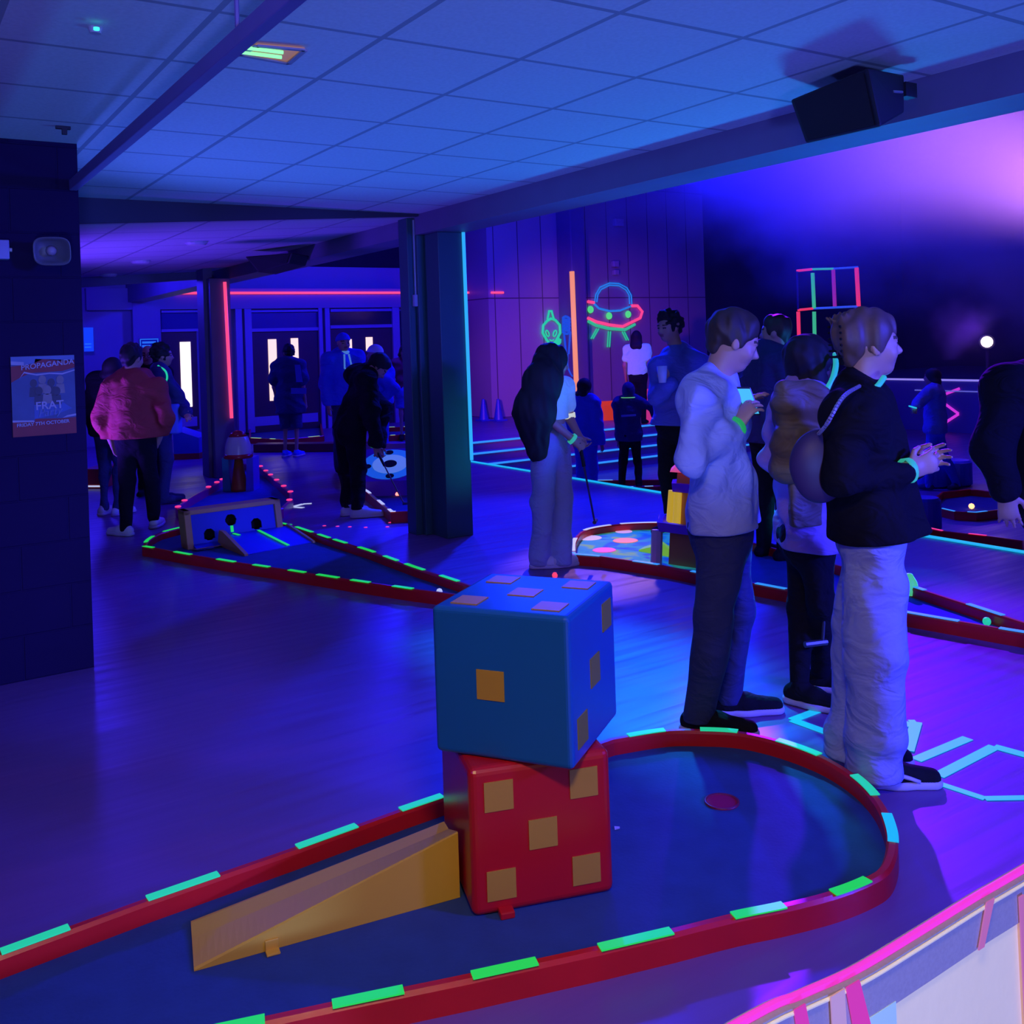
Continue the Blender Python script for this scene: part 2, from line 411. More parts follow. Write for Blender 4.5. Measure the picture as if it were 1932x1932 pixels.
def densify(pts, s=0.04):
    out = []
    for a, b in zip(pts, pts[1:] + pts[:1]):
        n = max(1, int((b - a).length / s))
        out += [a + (b - a) * (k / n) for k in range(n)]
    return out
class Hole:
    def __init__(s, name, label, outline, h=0.085, w=0.034, rail=M_rail, felt=M_felt, base=0.0, group=None, cat='minigolf hole'):
        pts = [V((p[0], p[1], 0)) for p in outline]
        s.o = densify(ccw(pts)); s.i = inset(s.o, w); s.h = h; s.base = base
        c = sum(s.o, V()) / len(s.o)
        s.root = tag(empty(name, (c.x, c.y, base)), label, cat, group)
        n = len(s.o); rb = MB()
        vs = []
        for p, q in zip(s.o, s.i):
            d = (p - q).normalized() * 0.008
            vs += [V((p.x, p.y, base)), V((p.x, p.y, base + h - 0.01)), V((p.x, p.y, base + h)) - d, V((q.x, q.y, base + h)) + d, V((q.x, q.y, base + h - 0.01)), V((q.x, q.y, base))]
        fs = []
        for k in range(n):
            a, b = k * 6, ((k + 1) % n) * 6
            for j in range(6):
                fs.append((a + j, b + j, b + (j + 1) % 6, a + (j + 1) % 6))
        rb.add(vs, fs)
        rb.build('rail', rail, s.root, fix=True)
        mid = [p for k, p in enumerate(inset(s.o, w * 0.6)) if k % 2 == 0]
        s.felt = MB().prism([(p.x, p.y) for p in mid], base + 0.002, base + 0.016).build('felt', felt, s.root)
        bm = bmesh.new(); bm.from_mesh(s.felt.data)
        bmesh.ops.triangulate(bm, faces=[f for f in bm.faces if len(f.verts) > 4], ngon_method='EAR_CLIP')
        bm.to_mesh(s.felt.data); bm.free()
    def near(s, P):
        return min(range(len(s.o)), key=lambda k: (s.o[k].x - P.x) ** 2 + (s.o[k].y - P.y) ** 2)
    def tape(s, p, q, m, name='tape'):
        z = s.base + s.h
        i, j = s.near(G(*p, z)), s.near(G(*q, z)); n = len(s.o)
        if (j - i) % n > n / 2: i, j = j, i
        if i == j: j = (i + 1) % n
        idx = [(i + k) % n for k in range((j - i) % n + 1)]
        vs = []
        for k in idx:
            a, b = s.o[k], s.i[k]; d = (b - a).normalized()
            vs += [V((a.x, a.y, z)) - d * 0.002, V((b.x, b.y, z)) - d * 0.004]
        m2 = len(vs)
        vs = vs + [v + V((0, 0, 0.004)) for v in vs]
        fs = []
        for k in range(len(idx) - 1):
            a = 2 * k
            fs += [(a, a + 1, a + 3, a + 2), (m2 + a, m2 + a + 2, m2 + a + 3, m2 + a + 1), (a, a + 2, m2 + a + 2, m2 + a), (a + 1, m2 + a + 1, m2 + a + 3, a + 3)]
        fs += [(0, m2, m2 + 1, 1), (m2 - 2, m2 - 1, 2 * m2 - 1, 2 * m2 - 2)]
        return MB().add(vs, fs).build(name, m, s.root)
def W(pxs, z): return [G(x, y, z) for x, y in pxs]

# ---- the near hole with the two dice
H = 0.074
far1 = W([(0, 1792), (275, 1692), (557, 1595), (752, 1525)], H)
d1 = (far1[-1] - far1[0]).normalized()
arc1 = spline(W([(1150, 1391), (1252, 1375), (1330, 1374), (1402, 1379), (1480, 1397), (1560, 1427), (1625, 1467), (1668, 1512), (1690, 1560), (1694, 1600), (1680, 1640), (1645, 1664), (1578, 1690), (1485, 1714), (1388, 1734), (1272, 1763)], H), 8)
near1 = W([(1135, 1795), (893, 1848), (628, 1903), (500, 1931)], H)
d2 = (near1[-1] - near1[0]).normalized()
out1 = [far1[0] - d1 * 1.2] + far1 + arc1 + near1 + [near1[-1] + d2 * 1.25]
hole1 = Hole('minigolf_hole', 'nearest minigolf hole, red rails and dark blue felt, the big dice stand on it', out1, h=H)
T1 = [((0, 1790), (143, 1741)), ((275, 1692), (397, 1650)), ((557, 1597), (677, 1552)), ((752, 1526), (833, 1498)), ((1178, 1384), (1252, 1375)), ((1322, 1373), (1394, 1378)), ((1471, 1395), (1552, 1423)), ((1614, 1461), (1660, 1500))]
T1b = [((1645, 1664), (1578, 1688)), ((1485, 1716), (1388, 1730)), ((1272, 1764), (1135, 1794)), ((1020, 1820), (893, 1848)), ((757, 1876), (628, 1903)), ((503, 1931), (400, 1952))]
for a, b in T1: hole1.tape(a, b, G_mint)
for a, b in T1b: hole1.tape(a, b, G_green)
hole1.tape((1690, 1538), (1695, 1588), G_cyan)
# the cup: a ring with its dark bore
cc = G(1362, 1514, 0.016)
cup = MB().lathe(cc, [(0.058, -0.002), (0.060, 0.006), (0.054, 0.007), (0.050, 0.000), (0.049, -0.010)], 28, cap=False).build('cup_rim', mat('dark red cup', (0.22, 0.012, 0.05), 0.35), hole1.root, smooth=True)
MB().lathe(cc, [(0.0535, -0.004), (0.0535, 0.003)], 28).build('cup_bore', mat('dark red bore', (0.40, 0.012, 0.07), 0.8, spec=.1), hole1.root)

# ---- dice
M_red = mat('red fibreglass', (0.62, 0.010, 0.014), 0.28, 0.08, 2.0)
M_blue = mat('blue fibreglass', (0.008, 0.13, 0.34), 0.32, 0.08, 2.0)
M_pip = mat('tan pip vinyl', (0.58, 0.32, 0.025), 0.5, 0.06, 8.0)
M_pip_lit = mat('tan pip vinyl lit olive', (0.30, 0.27, 0.03), 0.5, 0.06, 8.0)  # right-face pips: the olive cast of the light is put into the colour
def dice(name, label, A, B, z0, size, h, m, pips, bev):
    """A, B: the lower corners of the face towards the camera; pips: per face (front, right, top) lists of (u, v)"""
    ex = V((B.x - A.x, B.y - A.y, 0)).normalized(); ey = V((-ex.y, ex.x, 0))
    P = lambda u, v, w: V((A.x, A.y, z0)) + ex * u * size + ey * v * size + V((0, 0, w * h))
    c = P(.5, .5, 0)
    root = tag(empty(name, c), label, 'dice')
    MB().hexa([P(0, 0, 0), P(1, 0, 0), P(1, 1, 0), P(0, 1, 0)], [P(0, 0, 1), P(1, 0, 1), P(1, 1, 1), P(0, 1, 1)]).build('body', m, root, bevel=bev, seg=4, smooth=False)
    s = 0.2
    for face, lst in pips.items():
        for (u, v) in lst:
            a, b, c_, d = (u - s / 2, v - s / 2), (u + s / 2, v - s / 2), (u + s / 2, v + s / 2), (u - s / 2, v + s / 2)
            if face == 'front': q = [P(x, -0.003 / size, y) for x, y in (a, b, c_, d)]; n = ey
            elif face == 'right': q = [P(1 + 0.003 / size, x, y) for x, y in (a, b, c_, d)]; n = -ex
            else: q = [P(x, y, 1 + 0.003 / h) for x, y in (a, b, c_, d)]; n = V((0, 0, -1))
            MB().slab(q, n, 0.004).build('pip', M_pip_lit if (face == 'right' and m is M_blue) else M_pip, root)
    return root, P
FIVE = [(.2, .8), (.8, .8), (.5, .5), (.2, .2), (.8, .2)]
RA, RB = G(893, 1735, 0.016), G(1160, 1684, 0.016)
rs = (RB - RA).length
dr, RP = dice('dice', 'big red dice with five tan squares under the blue dice', RA, RB, 0.016, rs, 0.415, M_red, {'front': FIVE}, 0.022)
tb = RP(.22, -.045, 0)
MB().slab([RP(.17, -.075, 0.0), RP(.27, -.075, 0.0), RP(.27, .01, 0.0), RP(.17, .01, 0.0)], (0, 0, 1), 0.02).build('fixing_tab', M_red, dr, bevel=0.004)
ZB = 0.016 + 0.415 + 0.0005
BA, BB = G(822, 1418, ZB), G(1047, 1451, ZB)
bs = 0.425
BB = BA + (BB - BA).normalized() * bs
db, BP = dice('dice', 'big blue dice turned askew on top of the red dice', BA, BB, ZB, bs, 0.425, M_blue, {'front': [(.43, .5)], 'right': [(.2, .2), (.5, .5), (.8, .8)], 'top': FIVE}, 0.016)

# ---- yellow ramp leaning on the red dice
M_yel = mat('yellow fibreglass', (0.80, 0.46, 0.03), 0.45, 0.08, 3.0)
ra, rb_ = G(360, 1742, 0.018), G(366, 1833, 0.017)
rc = G(868, 1693, 0.017)
rd = rc + V((0, 0, 0.19))
ax = (rc - rb_).normalized(); 
re = AT(836, 1551, (rc - CAMP).dot(FW) + 0.20)
ra2 = V((re.x, re.y, 0.017))
rootr = tag(empty('ramp', (rb_ + rc) / 2), 'yellow wedge ramp leading up the felt to the side of the red dice', 'ramp')
mb = MB()
up8 = V((0, 0, 0.006))
n = 40
vs = []; 
for k in range(n + 1):
    t = k / n
    L_ = (ra + up8).lerp(re, t); R_ = (rb_ + up8).lerp(rd, t); 
    w = t
    mid1 = R_.lerp(L_, 0.62) - V((0, 0, 0.010 * t)); edge = R_.lerp(L_, 0.93) + V((0, 0, 0.004))
    vs += [V((R_.x, R_.y, 0.017)), R_ - V((0, 0, 0.004)), R_.lerp(L_, 0.03), mid1, edge, L_, V((L_.x, L_.y, 0.017))]
fs = []
for k in range(n):
    a, b = k * 7, (k + 1) * 7
    for j in range(6): fs.append((a + j, b + j, b + j + 1, a + j + 1))
    fs.append((a + 6, b + 6, b, a))
fs += [tuple(range(7)), tuple(reversed(range(n * 7, n * 7 + 7)))]
mb.add(vs, fs); mb.build('body', M_yel, rootr)
tp = rb_.lerp(rc, 0.27)
ed = (rc - rb_).normalized(); en = V((ed.y, -ed.x, 0))
MB().slab([tp - ed * .018, tp + ed * .018, tp + ed * .018 + en * .03, tp - ed * .018 + en * .03], (0, 0, 1), 0.006).slab([tp - ed * .018, tp + ed * .018, tp + ed * .018 + en * .006, tp - ed * .018 + en * .006], (0, 0, 1), 0.03).build('fixing_tab', M_yel, rootr, bevel=0.002)

# ---- the second hole with the three-hole board
H = 0.076
far2 = W([(268, 1031), (275, 1019), (300, 1005), (338, 995)], H)
far2b = [G(420, 978, H), G(500, 978, H)]
r2 = W([(525, 985), (551, 990), (620, 1013), (700, 1038), (785, 1069), (868, 1096)], H)
n2 = W([(885, 1126), (776, 1112), (660, 1095), (535, 1075), (440, 1061), (345, 1045), (286, 1034)], H)
out2 = spline(far2, 3)[:-1] + [far2[-1]] + far2b + r2 + [r2[-1] + (r2[-1] - r2[-2]).normalized() * 0.25] + [n2[0] + (n2[0] - n2[1]).normalized() * 0.15] + n2
hole2 = Hole('minigolf_hole', 'wedge shaped minigolf hole with the three-hole board at its wide end', out2, h=H, felt=M_feltd)
for a, b in [((304, 1004), (337, 996)), ((270, 1023), (285, 1012)), ((269, 1031), (286, 1034)), ((330, 1042), (356, 1047)), ((405, 1055), (438, 1061)), ((480, 1066), (507, 1070)), ((540, 1076), (572, 1081)), ((600, 1085), (640, 1091)), ((660, 1095), (697, 1101)), ((740, 1107), (776, 1112)),
             ((525, 985), (551, 990)), ((562, 994), (592, 1003)), ((607, 1008), (625, 1014)), ((635, 1017), (657, 1024)), ((678, 1031), (710, 1041)), ((731, 1048), (755, 1057)), ((770, 1063), (802, 1075)), ((837, 1086), (868, 1096))]:
    hole2.tape(a, b, G_green)
# the board: a blue panel with three openings, timber frame and a sloping apron
M_tan = mat('tan painted plywood', (0.60, 0.31, 0.11), 0.6, 0.15, 5.0)
M_bpan = mat('blue painted panel', (0.012, 0.035, 0.52), 0.5, 0.1, 5.0)
pl, pr = G(352, 1037, 0.017), G(534, 1009, 0.017)
ex = V((pr.x - pl.x, pr.y - pl.y, 0)); wid = ex.length; ex.normalize(); en = V((ex.y, -ex.x, 0))
if en.dot(CAMP - pl) < 0: en = -en
bd = tag(empty('ramp_board', (pl + pr) / 2), 'blue board with three round openings in a tan frame, sloping apron before it', 'golf obstacle')
bh = 0.305
Q = lambda u, w, d: V((pl.x, pl.y, 0.017)) + ex * (u * wid) + en * d + V((0, 0, w * bh)) - en * (w * 0.07)
def panel_with_holes():
    cs = [(.24, .30, .085), (.47, .60, .085), (.73, .40, .085)]
    m = MB(); nx, nz = 120, 54
    def inside(u, w):
        for (cu, cw, r) in cs:
            if ((u - cu) * wid) ** 2 + ((w - cw) * bh) ** 2 < (0.048) ** 2: return True
            if cu != .47 and abs(u - cu) * wid < 0.048 and cw - .12 < w < cw: return True
        return False
    for i in range(nx):
        for j in range(nz):
            u0, u1 = .06 + .88 * i / nx, .06 + .88 * (i + 1) / nx; w0, w1 = j / nz * .9, (j + 1) / nz * .9
            if inside((u0 + u1) / 2, (w0 + w1) / 2): continue
            m.slab([Q(u0, w0, 0), Q(u1, w0, 0), Q(u1, w1, 0), Q(u0, w1, 0)], -en, 0.015)
    return m
panel_with_holes().build('panel', M_bpan, bd)
fr = MB()
for (a, b, c_, d) in [(0, 0, .065, 1), (.935, 0, 1, 1), (0, .88, 1, 1)]:
    fr.slab([Q(a, b, .03), Q(c_, b, .03), Q(c_, d, .03), Q(a, d, .03)], -en, 0.16)
fr.build('frame', M_tan, bd, bevel=0.006)
MB().slab([Q(.06, 0, -.13), Q(.94, 0, -.13), Q(.94, .9, -.13), Q(.06, .9, -.13)], -en, 0.01).build('back_panel', M_hole, bd)
ap = MB(); L0, L1 = .34, 1.04
ap.hexa([Q(L0, 0, .02), Q(L1, 0, .02), Q(L1, 0, .50), Q(L0, 0, .58)], [Q(L0, .24, .02), Q(L1, .24, .02), Q(L1, .02, .50), Q(L0, .02, .58)])
ap.hexa([Q(.06, 0, .0), Q(L0, 0, .0), Q(L0, 0, .10), Q(.06, 0, .10)], [Q(.06, .10, .0), Q(L0, .10, .0), Q(L0, .05, .10), Q(.06, .05, .10)])
ap.build('apron', M_bpan, bd)
sd = MB()
sd.slab([Q(L1, 0, .01), Q(L1, 0, .52), Q(L1, .05, .52), Q(L1, .30, .02)], ex, 0.022)
sd.build('side_board', M_tan, bd)
sd = MB()
sd.slab([Q(L0, 0, .01), Q(L0, 0, .60), Q(L0, .05, .60), Q(L0, .42, .16), Q(L0, .42, .08)], -ex, 0.03)
sd.build('side_board', M_tan, bd)
sd = MB()
sd.slab([Q(.03, 0, .03), Q(L0, 0, .03), Q(L0, .06, .12), Q(.03, .06, .12)], en, 0.03)
sd.build('side_board', M_tan, bd)
def strip(u0, w0, d0, u1, w1, d1, name='tape'):
    a, b = Q(u0, w0, d0), Q(u1, w1, d1)
    nn = (b - a).normalized().cross(ex).normalized()
    if nn.z < 0: nn = -nn
    MB().slab([a - ex * .012, a + ex * .012, b + ex * .012, b - ex * .012], nn, 0.004).build(name, G_green, bd)
strip(.72, .25, .05, .78, .045, .53)
strip(.47, .45, .004, .47, .28, .004); strip(.47, .25, .03, .50, .22, .09)

# ---- the long hole on the right, its round end under the lighthouse
def swirl_mat():
    m = mat('swirled fluorescent felt', (0.1, 0.4, 0.3), 0.8, 0.1)
    nt = m.node_tree; N = nt.nodes; L = nt.links; b = N['Principled BSDF']
    tc = N.new('ShaderNodeTexCoord'); nz = N.new('ShaderNodeTexNoise'); nz.inputs['Scale'].default_value = 2.6; nz.inputs['Detail'].default_value = 2; nz.inputs['Distortion'].default_value = 1.6
    L.new(tc.outputs['Object'], nz.inputs['Vector'])
    cr = N.new('ShaderNodeValToRGB'); e = cr.color_ramp.elements
    e[0].position = .32; e[0].color = (.01, .06, .35, 1); e[1].position = .7; e[1].color = (.25, .5, .05, 1)
    for p, c in ((.42, (.01, .16, .30, 1)), (.5, (.02, .33, .25, 1)), (.6, (.03, .30, .28, 1))):
        k = e.new(p); k.color = c
    L.new(nz.outputs['Fac'], cr.inputs[0]); L.new(cr.outputs[0], b.inputs['Base Color'])
    L.new(cr.outputs[0], b.inputs['Emission Color']); b.inputs['Emission Strength'].default_value = 0.5
    return m
arc3 = spline(W([(1078, 1046), (1080, 1020), (1100, 1000), (1150, 990), (1200, 986), (1262, 986), (1340, 996), (1420, 1022)], H), 5)
out3 = arc3 + W([(1600, 1070), (1720, 1104), (1830, 1139), (1932, 1172)], H) + [G(1990, 1190, H)] + [G(1985, 1208, H), G(1950, 1197, H)] + W([(1900, 1189), (1720, 1158), (1600, 1136), (1480, 1112), (1330, 1084), (1240, 1066), (1130, 1050)], H)
hole3 = Hole('minigolf_hole', 'long minigolf hole with a round swirled green end, the lighthouse stands on it', out3, h=H, felt=mat('bright blue felt', (.015, .09, .5), .95, .2, 9))
# swirled green patch of the round end
c3 = sum(arc3, V()) / len(arc3)
pp = [p.lerp(c3, 0.09) for p in arc3] + [G(1330, 1075, 0.03), G(1140, 1049, 0.03)]
MB().prism([(p.x, p.y) for p in pp], 0.016, 0.020).build('swirled_felt', swirl_mat(), hole3.root)
for (x, y, r, c) in [(1180, 1020, .10, (1.0, .26, .02)), (1177, 1003, .07, (.85, .45, .75)), (1112, 1015, .10, (.75, .55, .95)), (1140, 1038, .09, (1.0, .10, .35))]:
    MB().lathe(G(x, y, 0.021), [(r, 0), (r * .96, .003)], 20).build('painted_spot', glow('spot paint %d' % x, c, 0.7), hole3.root)
for a, b in [((1080, 1040), (1082, 1015)), ((1100, 1000), (1150, 990)), ((1165, 988), (1262, 986))]:
    hole3.tape(a, b, G_white)
for a, b in [((1080, 1043), (1130, 1050)), ((1190, 1058), (1240, 1066)), ((1305, 1079), (1330, 1084)), ((1425, 1101), (1478, 1111)), ((1575, 1131), (1610, 1138)), ((1712, 1157), (1805, 1173)), ((1712, 1104), (1742, 1113)), ((1832, 1139), (1897, 1160)), ((1890, 1187), (1932, 1193))]:
    hole3.tape(a, b, G_sky)
# lighthouse
lb = G(1312, 1058, 0.02); 
lh = tag(empty('toy_lighthouse', (lb.x, lb.y, 0.02)), 'orange toy lighthouse with purple galleries and a pink roof, behind the man in grey', 'golf obstacle')
M_or = mat('orange brown paint', (0.50, 0.20, 0.05), 0.5, 0.1); M_pur = mat('purple paint', (0.16, 0.02, 0.60), 0.45, 0.1)
M_pkr = glow('pink fluorescent paint', (1.0, 0.10, 0.30), 0.55); M_lem = glow('yellow fluorescent paint', (0.95, 0.62, 0.04), 0.45)
lp = lambda prof, n=6: MB().lathe(lb + _r0 * 0.02, prof, n)
lp([(.235, 0), (.215, .22)]).build('lower_tower', M_or, lh)
lp([(.225, .22), (.30, .235), (.315, .30), (.27, .30), (.20, .26)]).build('lower_gallery', M_pur, lh)
lp([(.185, .26), (.155, .50)]).build('upper_tower', M_or, lh)
lp([(.165, .50), (.185, .505), (.19, .565), (.15, .565)]).build('upper_gallery', M_pur, lh)
lp([(.15, .565), (.14, .645)]).build('lantern', M_or, lh)
lp([(.20, .645), (.19, .655), (.01, .79)], 6).build('roof', M_pkr, lh)
for ang in (2.2, 2.9, 3.6):
    q = lb + _r0 * 0.02 + V((math.cos(ang + .2) * .19, math.sin(ang + .2) * .19, 0))
    MB().tube([q + V((0, 0, .262)), q.lerp(lb, .15) + V((0, 0, .50))], .028, 8).build('pillar', M_lem, lh)
MB().tube([lb + V((-.28, .10, .0)), lb + V((-.26, .10, .24))], .04, 8).build('pillar', mat('pale pink paint', (.6, .38, .5), .4), lh)
MB().hexa([G(1205, 1040, .02), G(1290, 1056, .02), G(1282, 1044, .02), G(1215, 1034, .02)], [G(1205, 1040, .02) + V((0, 0, .01)), G(1252, 1046, .02) + V((0, 0, .075)), G(1250, 1040, .02) + V((0, 0, .075)), G(1215, 1034, .02) + V((0, 0, .01))]).build('entry_ramp', glow('lime fluorescent paint', (.30, .75, .06), .45), lh)
# golf ball on hole 3, yellow-green bag of light behind the woman's knee
tag(MB().lathe(G(1862, 1180, 0.016), [(0.001, 0), (.012, .002), (.019, .010), (.0215, .0215), (.019, .033), (.012, .041), (.001, .043)], 14).build('golf_ball', G_mint, smooth=True), 'mint glowing golf ball at the narrow end of the long hole', 'ball')
gb = G(1716, 1122, 0.02)
tag(MB().lathe(gb, [(.001, 0), (.05, .004), (.055, .03), (.045, .08), (.02, .125), (.001, .13)], 14).build('glow_cone', glow('green glow plastic', (.10, .75, .35), .6), smooth=True), 'small green glowing cone standing on the long hole behind the blonde woman', 'marker')
tag(MB().lathe(G(829, 1116, 0.03), [(0.001, -.021), (.015, -.015), (.021, 0), (.015, .015), (.001, .021)], 12).build('golf_ball', G_white, smooth=True), 'white golf ball at the narrow end of the wedge shaped hole', 'ball')
# tiny tumbler / red glint on the floor by the dice
tag(MB().lathe(G(1047, 1090, 0.0), [(.001, 0), (.016, .003), (.02, .018), (.012, .034), (.001, .038)], 12).build('golf_ball', glow('red ball', (1.0, .06, .16), 1.0), smooth=True), 'small red glowing ball on the floor behind the blue dice', 'ball')

# ================================================================ far side: doors, tubes, tape pictures, stage
def vrect(mb, x0, y0, x1, y1, Y, d, mi=0):
    """box standing on the vertical plane Y (facing the camera) over the pixels x0..x1, y0..y1, d thick"""
    xm, ym = (x0 + x1) / 2, (y0 + y1) / 2
    a, b = ONY(x0, ym, Y).x, ONY(x1, ym, Y).x; z1, z0 = ONY(xm, y0, Y).z, ONY(xm, y1, Y).z
    return mb.box((a, Y - d, max(z0, 0.001)), (b, Y, z1), mi)
M_frame = mat('lilac painted door frame', (0.36, 0.28, 0.46), 0.5, 0.1, 3)
M_leaf = mat('dark brown door leaf', (0.085, 0.030, 0.030), 0.5, 0.25, 2)
M_glassd = mat('dark transom glass', (0.02, 0.02, 0.05), 0.12, 0.2, 2)
M_glassb = mat('blue transom panel', (0.04, 0.035, 0.20), 0.3, 0.2, 2)
G_slot = glow('lit door pane', (1.0, 0.72, 0.55), 1.1)
G_slotw = glow('brightly lit door pane', (1.0, 0.85, 0.88), 1.5)
G_edge = glow('pale blue lit edge', (0.10, 0.20, 1.0), 0.6)
def door(name, leaf, transom, slots, edges, tm, kick=None, slotm=G_slot):
    m = vrect(MB(), *leaf, YD - .02, .06); o = tag(m.build(name, M_leaf, org=(0, YD, 0)), kind='structure')
    vrect(MB(), *transom, YD - .02, .05).build('transom', tm, o)
    for s_ in slots: vrect(MB(), *s_, YD - .08, .012).build('glass_slot', slotm, o, bevel=.004)
    for e in edges: vrect(MB(), *e, YD - .02, .10).build('frame_rail', G_edge if e[4:] else M_frame, o)
    if kick: vrect(MB(), *kick, YD - .08, .01).build('kick_plate', M_frame, o)
    return o
door('door_1', (303, 626, 372, 812), (303, 590, 372, 622), [(341, 645, 361, 768)], [(302, 586, 374, 590), (302, 621, 374, 626)], M_glassb, (305, 788, 372, 806), G_slotw)
door('door_2', (470, 625, 602, 812), (470, 590, 600, 619), [(507, 640, 523, 756), (549, 638, 563, 690)], [(470, 585, 602, 589), (470, 619, 602, 625)], M_glassb, (474, 783, 600, 800))
door('door_3', (620, 620, 740, 812), (620, 588, 738, 613), [(653, 640, 664, 676), (690, 636, 703, 662)], [(620, 583, 740, 588), (620, 613, 740, 619)], M_glassd)
for i, (a, b) in enumerate(((444, 456), (461, 474), (600, 607), (612, 621), (739, 752))):
    struct('trim_%d' % (i + 3), vrect(MB(), a, 577, b, 816, YD - .02, .12), M_frame)
struct('trim_8', vrect(MB(), 250, 560, 302, 820, YD - .02, .15), M_wall)
struct('trim_9', vrect(MB(), 160, 545, 760, 583, YD - .02, .14), M_wall)
struct('trim_10', vrect(MB(), 757, 585, 926, 818, YD - .01, .02), M_glassd)  # dark sheet standing in for the shade of an opening
G_pink = glow('pink neon tube', (1.0, 0.07, 0.22), 1.1)
G_hot = glow('hot pink neon tube', (1.0, 0.05, 0.40), 0.9)
G_teal = glow('dim teal tube', (0.03, 0.22, 0.55), 0.6)
G_cy = glow('cyan neon tube', (0.03, 0.45, 0.95), 0.9)
G_or = glow('salmon neon tube', (1.0, 0.32, 0.18), 0.85)
def neon(name, label, pts, r, m, group=None):
    return tag(MB().tube(pts, r, 8).build(name, m, org=pts[0], smooth=True), label, 'neon tube', group)
neon('neon_tube', 'long pink neon line running across the wall above the doors', [ONY(330, 553, YD - .20), ONY(926, 552, YD - .20)], .024, G_pink)
neon('neon_tube', 'short pink neon line on the panelled wall right of the lit column', [ONY(927, 552, YA - .03), ONY(950, 552, YA - .03)], .024, G_pink)
neon('neon_tube', 'upright hot pink neon tube in the dark opening right of the lit column', [ONY(905, 558, YD - .12), ONY(912, 734, YD - .12)], .034, G_hot)
neon('neon_tube', 'upright dim teal tube beside the hot pink one', [ONY(919, 557, YD - .12), ONY(923, 732, YD - .12)], .026, G_teal)
neon('neon_tube', 'upright pink neon tube on the front edge of the far dark column', [ONY(424, 532, 12.47), ONY(437, 789, 12.47)], .022, G_pink)
neon('neon_tube', 'tall cyan neon tube on the right edge of the middle column', [ONY(874, 437, 7.085), ONY(890, 868, 7.085)], .015, G_cy)
# the far hall column: its corner, the salmon tube and the blue brush outline on its dark side
XC = ONY(1058, 700, YA).x
_r = RAY(1085, 700); YF = XC * _r.y / _r.x
o = bpy.data.objects['column.003']; bpy.data.objects.remove(o)
xr = ONY(1111, 700, YF).x
struct('column.003', MB().box((XC, YF, 0), (xr, YA, 7.6)), mat('dark blue painted column', (.16, .15, .30), .7, .1), bevel=.02)
neon('neon_tube', 'upright salmon neon tube on the corner of the far column', [ONY(1079, 512, YF - .05), ONY(1088, 738, YF - .05)], .055, G_or)
xb = lambda x, y: ONX(x, y, XC - .02)
br = tag(empty('tape_brush', xb(1066, 640)), 'blue tape outline of a brush on the dark side of the far column', 'tape picture')
G_deep = glow('deep blue tape', (0.01, 0.10, 0.85), 0.6)
for k in range(5): MB().tube(spline([xb(1062, 600 + 6 * k), xb(1068, 597 + 6 * k), xb(1075, 602 + 6 * k), xb(1069, 606 + 6 * k), xb(1062, 602 + 6 * k)], 4), .03, 6).build('bristle_loop', G_deep, br)
for a, b in (((1064, 626), (1068, 668)), ((1076, 626), (1073, 668))): MB().tube([xb(*a), xb(*b)], .025, 6).build('handle_line', G_deep, br)
MB().tube(spline([xb(1071, 668), xb(1071, 690), xb(1076, 704), xb(1080, 710)], 5), .02, 6).build('handle_line', G_deep, br)
# flying saucer and alien in tape on the panelled wall
wa = lambda x, y: ONY(x, y, YA - .05)
def picture(name, label, c): return tag(empty(name, wa(*c)), label, 'tape picture')
def line(par, pts, m, r=.034, name='tape_line', smooth=False):
    q = [wa(*p) for p in pts]
    return MB().tube(spline(q, 4) if smooth else q, r, 6).build(name, m, par)
G_sk2 = glow('sky tape', (0.02, 0.22, 0.80), 0.8); G_gr2 = glow('sea green tape', (0.03, 0.55, 0.30), 0.8); G_pk2 = glow('pink tape', (1.0, 0.06, 0.25), 0.95); G_em = glow('emerald tape', (0.02, 0.70, 0.35), 0.8)
uf = picture('tape_saucer', 'flying saucer drawn in blue, pink and green tape on the panelled wall', (1155, 600))
for off in (0, 4):
    line(uf, [(1122 + off, 570), (1124 + off, 556), (1132 + off * .6, 542 + off), (1150, 534 + off), (1168, 535 + off), (1183 - off * .5, 543 + off), (1191 - off, 557), (1192 - off, 574)], G_sk2, .018)
line(uf, [(1121, 573), (1130, 582), (1150, 587), (1170, 586), (1190, 578)], G_sk2, .026)
line(uf, [(1109, 569), (1121, 571)], G_pk2); line(uf, [(1192, 577), (1203, 577), (1212, 588), (1208, 600), (1175, 616), (1150, 613), (1125, 607), (1109, 600)], G_pk2, .036)
line(uf, [(1110, 606), (1125, 614), (1150, 620), (1180, 622), (1198, 612)], G_gr2, .036)
for a, b in (((1128, 620), (1117, 639)), ((1150, 625), (1148, 655)), ((1176, 626), (1184, 642))):
    line(uf, [(a[0] - 2, a[1]), (b[0] - 2, b[1])], G_gr2, .018); line(uf, [(a[0] + 2, a[1]), (b[0] + 2, b[1])], G_gr2, .018)
for x, y in ((1114, 584), (1149, 596), (1185, 593)):
    MB().lathe(wa(x, y), [(.085, 0), (.08, .02)], 14, axis=(0, -1, 0)).build('porthole', glow('portholes', (.10, .85, .25), .8), uf)
al = picture('tape_alien', 'green tape alien face with antenna on the panelled wall', (1040, 620))
hd = [(1033, 605), (1025, 614), (1024, 628), (1032, 642), (1041, 652), (1050, 642), (1057, 628), (1056, 613), (1048, 604), (1040, 601), (1033, 605)]
line(al, hd, G_em, .030)
line(al, [(1036, 588), (1033, 602)], G_em, .024); line(al, [(1041, 588), (1045, 602)], G_em, .024); line(al, [(1035, 587), (1042, 587)], G_em, .024)
